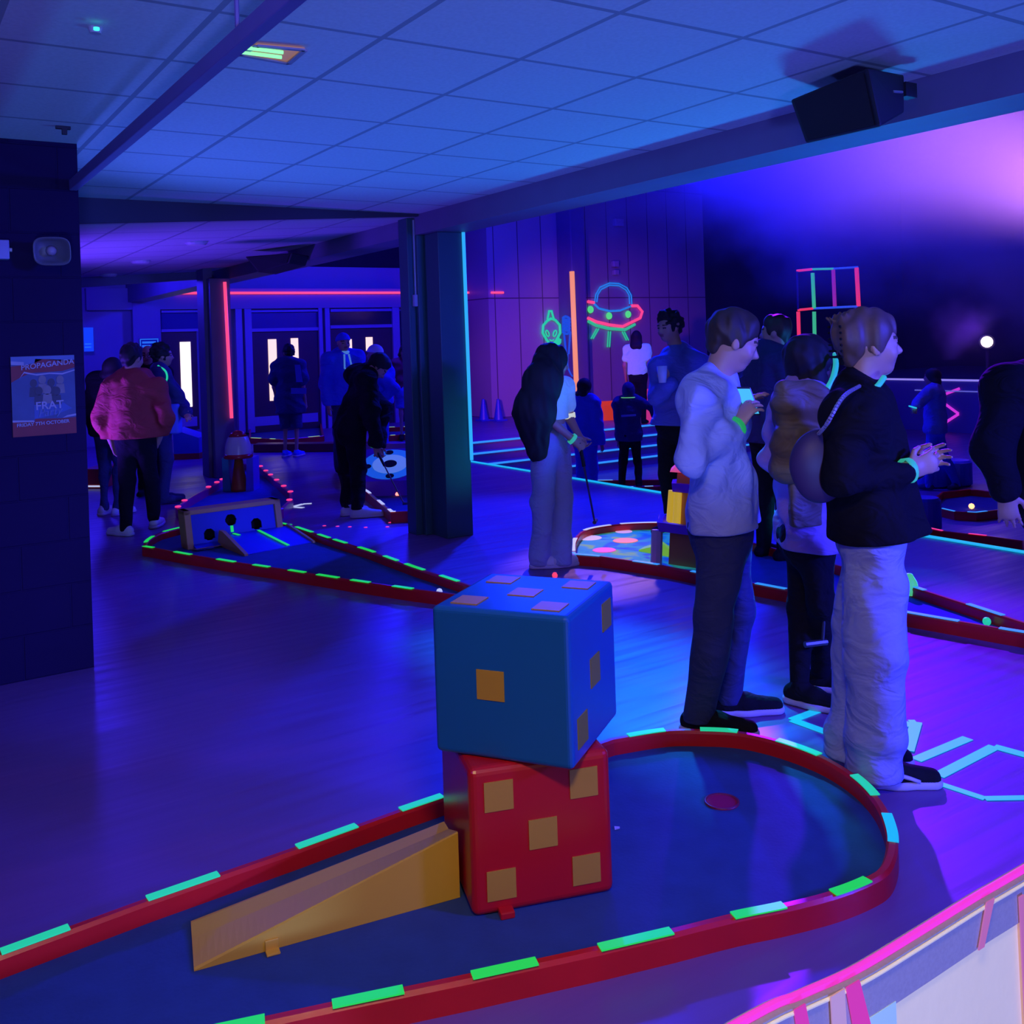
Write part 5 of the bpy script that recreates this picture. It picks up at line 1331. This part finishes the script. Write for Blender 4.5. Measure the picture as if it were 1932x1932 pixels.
# ---------------------------------------------------------------- the people
c_grey = mat('grey jersey knit', (0.36, 0.42, 0.80), 0.85, 0.06, 20, bump=0.1, fold=0.40)
c_navy = mat('dark navy denim', (0.026, 0.034, 0.12), 0.85, 0.12, 20, bump=0.08, fold=0.40)
c_blk = mat('black cloth', (0.008, 0.008, 0.012), 0.9, 0.2, 20, spec=.2, fold=0.40)
c_blk2 = mat('black jacket cloth', (0.006, 0.005, 0.010), 0.9, 0.2, 20, spec=.15, fold=0.40)
c_jean = mat('pale washed denim', (0.34, 0.40, 0.66), 0.85, 0.10, 9, bump=0.1, fold=0.40)
c_blue = mat('blue hoodie cloth', (0.10, 0.13, 0.55), 0.85, 0.08, 12, fold=0.40)
c_blued = mat('dark blue cloth', (0.03, 0.035, 0.13), 0.85, 0.1, 12, fold=0.40)
c_mauve = mat('mauve hoodie cloth', (0.42, 0.27, 0.50), 0.85, 0.08, 12, fold=0.40)
c_olive = mat('crumpled olive nylon', (0.17, 0.13, 0.07), 0.6, 0.2, 14, fold=0.40)
c_white = mat('white fluorescing cotton', (0.62, 0.70, 0.78), 0.85, 0.06, 12, emit=(.10, .30, .55), estr=.25, fold=0.40)
c_rust = mat('rust red jacket cloth', (0.42, 0.04, 0.03), 0.8, 0.12, 10, fold=0.40)
c_bright = mat('bright blue tracksuit', (0.03, 0.07, 0.70), 0.7, 0.1, 10, fold=0.40)
c_sole = mat('pale rubber sole', (0.55, 0.50, 0.62), 0.6, 0.06, 10)
c_shoew = mat('white leather shoe', (0.65, 0.65, 0.72), 0.5, 0.06, 10)
c_hairb = mat('brown hair', (0.035, 0.02, 0.014), 0.6, 0.3, 60)
c_hairk = mat('black hair', (0.008, 0.007, 0.009), 0.72, 0.3, 60)
c_blond = mat('dark blond hair', (0.115, 0.062, 0.045), 0.55, 0.25, 60)
M_bandg = glow('green paper wristband', (0.02, 0.60, 0.14), 0.45)
M_bandm = glow('mint paper wristband', (0.05, 0.65, 0.45), 0.5)
M_shaft = mat('dark metal shaft', (0.10, 0.10, 0.13), 0.35, 0.1, metal=0.6)

# 1 man in the grey jumper
p = Person('man in a grey jumper and dark jeans looking down at his lit phone', (1360, 1372), 4.05, 1.76, 82, vox=.006, head_pitch=-22, head_yaw=88, seed=1, J=dict(
    head=(1385, 644, -.02), neck=(1347, 722, .0), sr=(1318, 752, -.19), sl=(1362, 748, .19), er=(1306, 868, -.27), wr=(1388, 806, -.12), el=(1350, 868, .24), wl=(1402, 790, .10),
    hr=(1358, 985, -.09), hl=(1374, 983, .09), kr=(1350, 1165, -.10), kl=(1392, 1155, .12), ar=(1318, 1345, -.09), tr=(1400, 1372, -.10), al=(1372, 1312, .17), tl=(1432, 1330, .15)))
p.body(curl=.55, points={'r': RTn * .55 + UPn * .8, 'l': RTn * .4 + UPn * .8}, palms={'r': RTn * .8 + FWn * .5, 'l': RTn - FWn * .3})
p.top(c_grey, 'jumper', e=.022, hem=.02, wob=.010, flare=.026, ae=.008)
p.trousers(c_navy, 'jeans', fit=(1.05, 1.2, 1.35), hem=.05, wob=.006)
p.hair(c_hairb, 'short', .06, .004)
p.shoes(c_blk, c_sole)
band(p, p.j['er'], p.j['wr'], .040, M_bandg)
ph = AT(1411, 757, 3.98)
tag(MB().slab([ph + RT * x * .032 + (UP * .8 - RT * .3).normalized() * y * .062 for x, y in ((-1, -1), (1, -1), (1, 1), (-1, 1))], FW, .009).build('phone', mat('black phone', (.01, .01, .012), .3), bevel=.003), 'phone with a cyan lit screen held by the man in grey', 'phone')
phs = bpy.data.objects['phone']
MB().slab([ph - FW * .0012 + RT * x * .027 + (UP * .8 - RT * .3).normalized() * y * .054 for x, y in ((-1, -1), (1, -1), (1, 1), (-1, 1))], FW, .001).build('screen', glow('phone screen', (.05, .45, .75), 1.0), phs)

# 2 woman with the crumpled backpack
p = Person('woman with black braids, mauve hoodie and black leggings carrying an olive backpack', (1530, 1318), 4.25, 1.66, 78, vox=.0065, skin=SKIND, head_pitch=-8, head_yaw=62, seed=2, J=dict(
    head=(1528, 688, 0), neck=(1522, 742, 0), sl=(1492, 758, .16), sr=(1530, 765, -.16), el=(1460, 868, .22), er=(1520, 880, -.24), wl=(1520, 905, .25), wr=(1572, 900, -.16),
    hl=(1520, 1000, .09), hr=(1535, 1005, -.09), kl=(1510, 1145, .08), kr=(1550, 1135, -.05), al=(1508, 1296, -.05), ar=(1548, 1270, .12), tl=(1555, 1325, -.09), tr=(1592, 1292, .08)))
p.body(curl=.6)
p.top(c_mauve, 'hoodie', e=.03, hem=.06, wob=.012, hood=True)
p.trousers(c_blk, 'leggings', fit=(1.02, 1.0, .98), e=.004, hem=.07, wob=.002)
p.hair(c_hairk, 'braids', .09, .004)
p.shoes(c_blk, c_sole)
MB().tube(spline([AT(1560, 735, 4.02), AT(1571, 715, 4.04), AT(1577, 690, 4.1), AT(1576, 668, 4.16)], 5), .012, 8).build('neon_cord', glow('teal neon cord', (.03, .5, .5), .7), p.root, smooth=True)
F = Field(); bc = nv(AT(1512, 822, 4.02)); ax_ = np.array([R0n, FWn, UPn])
F.box(bc, ax_, (.065, .05, .13), .05, .03).box(bc + UPn * .16 - R0n * .02, ax_, (.05, .035, .03), .03, .04).box(bc - UPn * .02 - FWn * .085, ax_, (.045, .01, .06), .025, .02)
F.cone(bc + UPn * .17 + R0n * .04, bc + UPn * .20 + R0n * .09 + FWn * .08, .018, .018, .02)
o = tag(field_obj('backpack', F, c_olive, None, .0065, bc, .014, 34, 5), 'crumpled olive backpack worn by the woman in the mauve hoodie', 'backpack')
F = Field(); F.box(nv(AT(1520, 945, 4.02)), ax_, (.055, .015, .095), .012, .01)
field_obj('hanging_panel', F, c_olive, o, .007, bc, .004, 30, 9)
p.putter(p.j['wr'] + R0n * .0, nv(G(1528, 1214, .02)) * 0 + nv(AT(1552, 1212, 4.2)), (-.9, .3, 0), 'putter held point down by the woman with the olive backpack', M_shaft)

# 3 blonde woman in the black jacket
p = Person('blonde woman in a black jacket and wide pale jeans with her hair clipped up', (1655, 1480), 3.52, 1.70, 90, vox=.0058, head_pitch=2, head_yaw=88, seed=3, J=dict(
    head=(1641, 650, 0), neck=(1622, 752, 0), sr=(1612, 790, -.17), sl=(1622, 782, .18), er=(1596, 905, -.22), wr=(1712, 888, -.14), el=(1620, 905, .22), wl=(1722, 878, .08),
    hr=(1645, 985, -.09), hl=(1655, 983, .09), kr=(1648, 1210, -.10), kl=(1628, 1200, .14), ar=(1648, 1440, -.05), tr=(1765, 1466, -.08), al=(1602, 1405, .26), tl=(1722, 1428, .24)))
p.body(curl=.55, points={'r': RTn + UPn * .35, 'l': RTn + UPn * .4})
p.top(c_blk2, 'jacket', ae=.022, e=.040, hem=.04, wob=.010, flare=.05, collar=.02)
p.trousers(c_jean, 'wide_jeans', fit=(1.12, 1.75, 2.35), hem=.045, wob=.008, drop=.05)
p.hair(c_blond, 'updo', .07, .005)
sh = p.shoes(c_blk, c_sole)
for (so, heel, d, sd_, toe) in sh:
    sgn = 1 if (sd_ @ (nv(CAMP) - heel)) > 0 else -1
    b0 = heel + d * .07 + sd_ * sgn * .047 + UPn * .075; b1 = heel + d * .15 + sd_ * sgn * .046 + UPn * .045
    MB().tube([V(b0), V((b0 + b1) / 2 + UPn * -.004), V(b1), V(b1 + d * .03 - UPn * .01)], .009, 8, r2=.006).build('side_stripe', c_sole, so, smooth=True)
F = Field(); c0 = p.HP(0, -.47, .10)
for i in range(6):
    F.cone(c0 + p.hu * (.05 - .022 * i) - p.hf * .0, c0 + p.hu * (.05 - .022 * i) - p.hf * .02 + p.hr * .06, .006, .005, .003); F.cone(c0 + p.hu * (.05 - .022 * i), c0 + p.hu * (.05 - .022 * i) - p.hf * .02 - p.hr * .06, .006, .005, .003)
F.cone(c0 + p.hu * .06, c0 - p.hu * .08, .011, .011, .004)
p.part('hair_claw', F, c_blk, vox=.004)
band(p, p.j['er'], p.j['wr'], .040, M_bandm)
MB().tube(spline([AT(1640, 738, 3.36), AT(1656, 728, 3.36), AT(1668, 712, 3.40)], 5), .010, 8).build('neon_cord', glow('teal neon cord', (.03, .5, .5), .7), p.root, smooth=True)
# her pale blue shirt collar
F = Field(); N = p.j['neck']; F.cone(N + UPn * .0 + p.tf * .02, N + UPn * .05 + p.tf * .035, .062, .056, .01); F.plane(N + UPn * .05, UPn, .004)
p.part('shirt_collar', F, mat('pale blue cotton', (.35, .50, .85), .8))
F = Field(); b = nv(AT(1545, 880, 3.40))
F.ell(b, np.array([R0n, FWn, UPn]), (.105, .055, .125), .02)
bag = tag(field_obj('shoulder_bag', F, mat('dark purple leather', (.045, .022, .085), .5, .15, 10), None, .007, b, .004, 20, 3), 'dark purple shoulder bag on a silver chain behind the blonde woman', 'bag')
ch = MB(); cp = spline([V(b) + V((0, 0, .11)), AT(1560, 800, 3.20), AT(1590, 750, 3.22), AT(1622, 728, 3.31)], 10)
for i in range(len(cp) - 1):
    ch.tube([cp[i], cp[i].lerp(cp[i + 1], .8)], .007, 6)
ch.build('chain', mat('silver chain', (.55, .5, .62), .3, metal=.7), bag)

# 4 dark figure at the right edge
p = Person('person in a padded black jacket cut off by the right edge, bare hand hanging down', (2010, 1270), 4.5, 1.62, 120, vox=.009, seed=4, build=1.1, J=dict(
    head=(2010, 590, 0), sr=(1905, 735, -.1), er=(1872, 850, -.15), wr=(1897, 925, -.2), hr=(1965, 960, -.05)))
p.big = 1.25; p.body(curl=.35, points={'r': -UPn + RTn * .1})
p.top(c_blk2, 'padded_jacket', e=.065, ae=.045, hem=.02, wob=.004)
p.trousers(c_blk, 'trousers', fit=(1.1, 1.2, 1.2)); p.shoes(c_blk); p.hair(c_hairk, 'short')

# 5 woman with the long dark hair
p = Person('woman with very long dark hair, pale cropped top and wide jeans', (1042, 1063), 7.07, 1.66, 62, vox=.010, seed=5, head_pitch=-8, head_yaw=70, J=dict(
    head=(1046, 684, 0), neck=(1038, 722, 0), sr=(1022, 735, -.13), sl=(1066, 730, .14), er=(1024, 782, -.2), wr=(1080, 828, -.16), el=(1072, 784, .15), wl=(1092, 822, .05),
    hr=(1028, 832, -.08), hl=(1050, 832, .08), kr=(1022, 945, -.06), kl=(1058, 940, .08), ar=(1018, 1052, -.05), tr=(1040, 1062, -.05), al=(1058, 1050, .08), tl=(1096, 1055, .08)))
p.body(curl=.8, points={'r': RTn * .7 - UPn * .6})
p.top(c_white, 'cropped_top', e=.014, short=True, hem=-.16, wob=.003)
p.trousers(c_jean, 'wide_jeans', fit=(1.1, 1.45, 1.85), hem=.02, drop=.05)
p.hair(c_hairk, 'long', .06, .004, path=[(p.HP(0, -.2, .1), .11), (nv(AT(1024, 720, 6.93)), .13), (nv(AT(1008, 778, 6.86)), .145), (nv(AT(1012, 850, 6.90)), .08)])
p.shoes(c_shoew, c_sole)
band(p, p.j['er'], p.j['wr'], .036, M_bandm, 'bracelet')
band(p, p.j['sl'], p.j['el'] + (p.j['el'] - p.j['sl']) * .0, .050, glow('white paper band', (.75, .8, .65), .7), 'armband', .04)
p.putter(p.j['wr'] + R0n * .05 - UPn * .04, nv(AT(1122, 985, 7.0)), (.6, .6, 0), 'thin putter held by the woman with very long hair', M_shaft)

# 6 man in the blue hoodie with a cup
p = Person('man in a plain blue hoodie holding a clear cup of drink', (1285, 1003), 8.0, 1.80, -128, vox=.011, seed=6, head_pitch=-4, head_yaw=-125, J=dict(
    head=(1262, 617, 0), neck=(1280, 668, .03), sr=(1246, 696, -.08), sl=(1322, 690, .05), er=(1240, 750, -.12), wr=(1262, 722, -.26), el=(1335, 770, .0), wl=(1312, 800, -.1)))
p.body(curl=.6, points={'r': -R0n * .5 + UPn * .5})
p.top(c_blue, 'hoodie', e=.04, hem=.05, wob=.010, hood=True, flare=.01)
p.trousers(c_blk, 'trousers'); p.shoes(c_blk); p.hair(c_hairk, 'curly', .09, .012)
cu = AT(1250, 722, 7.66)
cup_o = tag(MB().lathe(cu, [(.030, 0), (.042, .13), (.040, .13), (.029, .004)], 16).build('plastic_cup', mat('clear plastic', (.55, .6, .8), .15), smooth=True), 'clear plastic cup in the hand of the man in the blue hoodie', 'cup')
MB().lathe(cu + V((0, 0, .005)), [(.028, 0), (.037, .085)], 16).build('drink', mat('brown drink', (.12, .05, .03), .3), cup_o)

# 7 man in dark jacket between the two front people
p = Person('man in a dark jacket standing behind the man in grey, head turned right', (1462, 1058), 7.0, 1.74, 60, vox=.012, seed=7, head_yaw=-60, J=dict(head=(1462, 627, 0)))
p.body(curl=.4); p.top(c_blued, 'jacket', e=.04, hem=.06, collar=.03); p.trousers(c_blk); p.shoes(c_blk); p.hair(c_hairb, 'short', .05)

# 8 far woman by the panelled wall
p = Person('far woman with long dark hair, pale top and black trousers by the panelled wall', (1206, 800), 18.2, 1.74, 20, vox=.018, seed=8)
p.body(curl=.4); p.top(c_white, 'top', short=True, hem=-.02); p.trousers(c_blk); p.shoes(c_blk); p.hair(c_hairk, 'bob', .07, .004, length=.36, vol=1.5)
# 9 woman in blue, sunken floor
p = Person('dark haired woman in a blue tracksuit on the sunken floor behind the long haired woman', (1108, 935), 13.2, 1.68, 40, z0=PIT, vox=.016, seed=9)
p.body(curl=.5); p.top(c_bright, 'tracksuit_top', e=.03, hem=.08); p.trousers(c_bright, 'tracksuit_trousers', fit=(1.1, 1.3, 1.5)); p.shoes(c_blued); p.hair(c_hairk, 'bob', .08, .006, length=.2)
# 10 hooded child
p = Person('hooded child in navy with outstretched arms on the sunken floor', (1192, 925), 14.3, 1.56, 5, z0=PIT, vox=.015, seed=10, J=dict(
    er=(1232, 770, 0), wr=(1246, 800, -.1), el=(1168, 790, 0), wl=(1166, 830, 0), al=(1174, 918, 0), ar=(1206, 918, 0), kl=(1175, 872, 0), kr=(1203, 872, 0)))
p.body(curl=.4); p.top(c_blued, 'hooded_top', e=.035, hem=.1); p.trousers(c_blk, fit=(1, 1, 1)); p.shoes(c_blk); p.hair(c_blued, 'hood', .08, .003)
band(p, p.j['neck'] - UPn * .2, p.j['neck'] + UPn * .03, .115, glow('lime neon cord', (.15, .6, .2), .7), 'neon_cord', .012)
MB().bar(AT(1172, 785, 14.12), AT(1200, 783, 14.12), .03, .006, -FW).build('back_stripe', mat('pale print', (.3, .35, .7), .7), p.root)

# 11 bent golfer
p = Person('man in black bending over his putter, white trainers on the blue floor', (675, 966), 9.6, 1.76, 75, vox=.011, seed=11, head_pitch=-55, head_yaw=80, J=dict(
    hl=(652, 808, .08), hr=(668, 808, -.08), neck=(694, 706, -.05), head=(714, 692, -.08), sl=(672, 706, .16), sr=(690, 716, -.20), el=(722, 770, .1), er=(702, 778, -.24), wl=(714, 842, -.12), wr=(709, 840, -.20),
    kl=(655, 885, .08), kr=(676, 885, -.08), al=(656, 957, .12), ar=(676, 961, -.08), tl=(678, 962, .10), tr=(708, 968, -.10)))
p.body(curl=.9, points={'r': RTn * .2 - UPn, 'l': RTn * .2 - UPn})
p.top(c_blk, 'hoodie', e=.05, hem=.05, wob=.010); p.trousers(c_blk, 'joggers', fit=(1.25, 1.3, 1.2), hem=.08); p.hair(c_hairk, 'short', .06); p.shoes(c_shoew, c_sole)
band(p, p.j['er'], p.j['wr'], .048, M_bandg)
ball = AT(750, 929, 9.35)
p.putter(p.j['wr'] - UPn * .06 + R0n * .01, nv(AT(762, 950, 9.25)), (.6, -.3, 0), 'putter in the hands of the bending man in black', M_shaft)
# 12, 13 two men behind him
p = Person('man in a blue cap and jacket with a pale collar behind the bending man', (655, 893), 12.6, 1.80, 150, vox=.015, seed=12)
p.body(curl=.4); p.top(c_bright, 'sports_jacket', e=.04, hem=.06, collar=.04); p.trousers(c_blued); p.shoes(c_blk); p.hair(c_bright, 'cap', .07, .0)
F = Field(); N = p.j['neck']; F.cone(N + UPn * .0 + p.tf * .02, N + UPn * .05 + p.tf * .04, .085, .080, .01); F.plane(N + UPn * .05, UPn, .004); p.part('collar', F, glow('pale blue trim', (.10, .30, .85), .5))
for sg in (-1, 1): MB().tube([V(N + p.tf * .14 + p.tr * .03 * sg), V(N + p.tf * .19 + p.tr * .05 * sg - UPn * .18), V(N + p.tf * .19 - p.tr * .05 * sg - UPn * .22)], .012, 6).build('trim', glow('pale blue trim', (.10, .30, .85), .5), p.root)
p = Person('man in a white cap and blue tracksuit facing left behind the bending man', (722, 885), 12.9, 1.72, -80, vox=.015, seed=13, head_yaw=-75, J=dict(head=(706, 668, 0), neck=(722, 688, 0), sl=(714, 705, -.15), sr=(730, 702, .15), el=(742, 735, -.2), wl=(716, 755, -.2)))
p.body(curl=.4); p.top(c_bright, 'tracksuit_top', e=.05, hem=.03); p.trousers(c_bright, 'tracksuit_trousers', fit=(1.15, 1.4, 1.5)); p.shoes(c_blk); p.hair(mat('white cap cotton', (.7, .85, .85), .8), 'cap', .07, .0)
# 14 man in the long jersey
p = Person('man in a long navy basketball jersey and shorts facing the doors', (550, 860), 14.7, 1.68, 12, vox=.016, seed=14, head_yaw=-20)
p.body(curl=.4); p.top(c_blued, 'jersey', e=.05, hem=.22, flare=.05, short=True); p.trousers(c_blued, 'shorts', fit=(1.3, 1.4, 1), legcut=.42); p.hair(c_hairk, 'curly', .09, .01)
jt = p.j['neck']
B_ = lambda px, py, d=14.47: AT(px, py, d)
MB().slab([B_(556, 688), B_(566, 688), B_(571, 721), B_(559, 721)], -FW, .004).build('number_print', mat('jersey print', (.10, .12, .75), .7), p.root)
MB().slab([B_(549, 732), B_(578, 732), B_(578, 743), B_(549, 743)], -FW, .004).build('name_print', mat('jersey print', (.10, .12, .75), .7), p.root)
p.shoes(c_bright, c_sole)
# 15 man in the rust jacket
p = Person('man in a rust red jacket and black trousers seen from behind near the dark column', (268, 1003), 8.9, 1.74, 8, vox=.0105, seed=15, head_yaw=20, head_pitch=-5, build=1.08, J=dict(
    head=(250, 676, 0), neck=(250, 712, 0), sl=(212, 732, 0), sr=(292, 732, 0), el=(193, 790, -.02), er=(314, 788, -.02), wl=(212, 838, .1), wr=(296, 838, .12), al=(238, 994, .02), tl=(236, 1003, .18), ar=(292, 980, .2), tr=(314, 976, .36), kl=(240, 905, 0), kr=(285, 905, .05), hl=(240, 822, 0), hr=(272, 822, 0)))
p.body(curl=.6); p.top(c_rust, 'jacket', e=.05, hem=.02, wob=.010, hood=True); p.trousers(c_blk, fit=(1.15, 1.2, 1.1)); p.hair(c_hairk, 'short', .09, .006); p.shoes(c_shoew, c_sole)
# 16-18 his companions
p = Person('bald man with glasses facing the camera behind the rust jacket', (288, 932), 11.2, 1.72, 170, vox=.013, seed=16)
p.body(curl=.4); p.top(c_blk, 'top', e=.02); p.trousers(c_blk); p.shoes(c_blk)
for sg in (-1, 1): MB().lathe(V(p.HP(.15 * sg, .42, .0)), [(.024, 0), (.028, .002), (.028, .005), (.024, .006)], 12, axis=V(p.hf), cap=False).build('glasses', c_blk, p.root)
p = Person('dark haired man in navy with a mint neon cord round his neck', (312, 925), 10.6, 1.71, 70, vox=.013, seed=17, J=dict(el=(345, 765, .1), wl=(352, 775, -.1), er=(345, 765, .0), wr=(352, 782, -.2)))
p.body(curl=.4); p.top(c_blued, 'shirt', e=.03, hem=.02); p.trousers(c_navy); p.shoes(c_blued); p.hair(c_hairk, 'curly', .10, .012)
tl_ = [AT(298, 690, 10.4), AT(312, 700, 10.36), AT(315, 715, 10.36), AT(306, 727, 10.36)]
MB().tube(spline(tl_, 5), .010, 6).build('neon_cord', G_mint, p.root)
F = Field(); q = nv(AT(331, 790, 10.5)); F.box(q, np.array([R0n, FWn, UPn]), (.035, .05, .14), .02, .01); p.part('shirt_tail', F, mat('pale blue shirt', (.1, .2, .75), .8))
p = Person('person in black with white trainers half hidden on the left of the rust jacket', (212, 972), 9.9, 1.66, 20, vox=.013, seed=18, J=dict(head=(214, 697, 0)))
p.body(curl=.4); p.top(c_blk, 'top', e=.03); p.trousers(c_navy, fit=(1, 1, 1)); p.hair(c_hairk, 'bob', .07, .004, length=.12); p.shoes(c_shoew, c_sole)
# 19 figure walking on the sunken floor, right
p = Person('blurred figure in blue with a glowing cyan phone walking on the sunken floor', (1768, 925), 13.3, 1.66, -60, z0=PIT, vox=.016, seed=19, J=dict(
    el=(1732, 760, -.2), wl=(1728, 768, -.3), al=(1752, 915, 0), tl=(1740, 920, 0), ar=(1806, 912, .1), tr=(1795, 920, .1), kr=(1780, 858, 0), kl=(1755, 862, 0)))
p.body(curl=.6); p.top(c_blue, 'hoodie', e=.04, hem=.08); p.trousers(c_bright, fit=(1.05, 1.2, 1.2)); p.shoes(c_blued); p.hair(c_hairk, 'bob', .08, .006, length=.14)
tag(MB().lathe(AT(1722, 768, 12.9), [(.001, -.01), (.05, -.008), (.055, 0), (.05, .008), (.001, .01)], 14, axis=RT * .3 + UP).build('phone', glow('cyan lit phone', (.02, .55, .75), .9), smooth=True), 'cyan lit phone held out by the blurred figure in blue', 'phone')
# 20 far figure in red
p = Person('far figure in a red top and blue skirt beside the column and doors', (768, 822), 16.6, 1.62, 170, vox=.018, seed=20)
p.body(curl=.4); p.top(mat('dull red cloth', (.25, .03, .05), .8), 'top', e=.02, short=True, hem=-.02); p.trousers(c_blue, 'skirt', fit=(1.3, 1.5, 1), legcut=.55); p.shoes(c_blk); p.hair(c_hairb, 'bob', .06, .004, length=.12)

# ================================================================ stage smoke lit by the magenta head
hz = bpy.data.materials.new('stage smoke'); hz.use_nodes = True
nt = hz.node_tree; N = nt.nodes; L = nt.links
for n in list(N):
    if n.type == 'BSDF_PRINCIPLED': N.remove(n)
vs = N.new('ShaderNodeVolumeScatter'); vs.inputs['Color'].default_value = (.85, .8, .95, 1); vs.inputs['Anisotropy'].default_value = 0.2
g_ = N.new('ShaderNodeNewGeometry'); nz = N.new('ShaderNodeTexNoise'); nz.inputs['Scale'].default_value = .7; nz.inputs['Detail'].default_value = 4
L.new(g_.outputs['Position'], nz.inputs['Vector'])
sp = N.new('ShaderNodeSeparateXYZ'); L.new(g_.outputs['Position'], sp.inputs[0])
def mth(op, a, b=None, c=None):
    m = N.new('ShaderNodeMath'); m.operation = op
    for i, v in enumerate((a, b, c)):
        if v is None: continue
        if isinstance(v, (int, float)): m.inputs[i].default_value = v
        else: L.new(v, m.inputs[i])
    return m.outputs[0]
# the cloud's underside climbs towards the left of the stage
zb_ = mth('ADD', sp.outputs['Z'], mth('MULTIPLY', mth('SUBTRACT', nz.outputs['Fac'], .5), 4.2))
lo = mth('ADD', mth('MULTIPLY', sp.outputs['Y'], .31), HAZE_Z)
dn = mth('MULTIPLY', mth('SUBTRACT', zb_, lo), .9); dn = mth('MINIMUM', mth('MAXIMUM', dn, 0.0), 1.0)
dn = mth('ADD', mth('MULTIPLY', dn, HAZE_D), .008)
L.new(dn, vs.inputs['Density']); L.new(vs.outputs[0], N['Material Output'].inputs['Volume'])
hz.cycles.homogeneous_volume = False
hzo = tag(MB().box((10.5, -2.5, .6), (18.9, 16.4, 7.4)).build('stage_haze', hz), 'drifting stage smoke lit magenta, upper right', 'smoke', kind='stuff')

# a puff of smoke in front of the stage lamp
pf = bpy.data.materials.new('lamp smoke'); pf.use_nodes = True
nt = pf.node_tree; N = nt.nodes; L = nt.links
for n in list(N):
    if n.type == 'BSDF_PRINCIPLED': N.remove(n)
vs = N.new('ShaderNodeVolumeScatter'); vs.inputs['Color'].default_value = (.8, .75, .95, 1)
tc = N.new('ShaderNodeTexCoord'); ln = N.new('ShaderNodeVectorMath'); ln.operation = 'LENGTH'; L.new(tc.outputs['Object'], ln.inputs[0])
nz = N.new('ShaderNodeTexNoise'); nz.inputs['Scale'].default_value = 2.2; nz.inputs['Detail'].default_value = 3; L.new(tc.outputs['Object'], nz.inputs['Vector'])
d_ = mth('SUBTRACT', .55, ln.outputs['Value']); d_ = mth('ADD', d_, mth('MULTIPLY', mth('SUBTRACT', nz.outputs['Fac'], .5), 1.3)); d_ = mth('MULTIPLY', mth('MAXIMUM', d_, 0.0), .55)
L.new(d_, vs.inputs['Density']); L.new(vs.outputs[0], N['Material Output'].inputs['Volume']); pf.cycles.homogeneous_volume = False
pc = AT(1815, 612, 16.6)
tag(MB().box((pc.x - .7, pc.y - .7, pc.z - .6), (pc.x + .7, pc.y + .7, pc.z + .6)).build('lamp_haze', pf, org=pc), 'small violet puff of smoke beside the stage lamp', 'smoke', kind='stuff')
ll = point('stage_lamp_light', AT(1840, 630, 16.2), (.22, .04, 1.0), 30, .05)
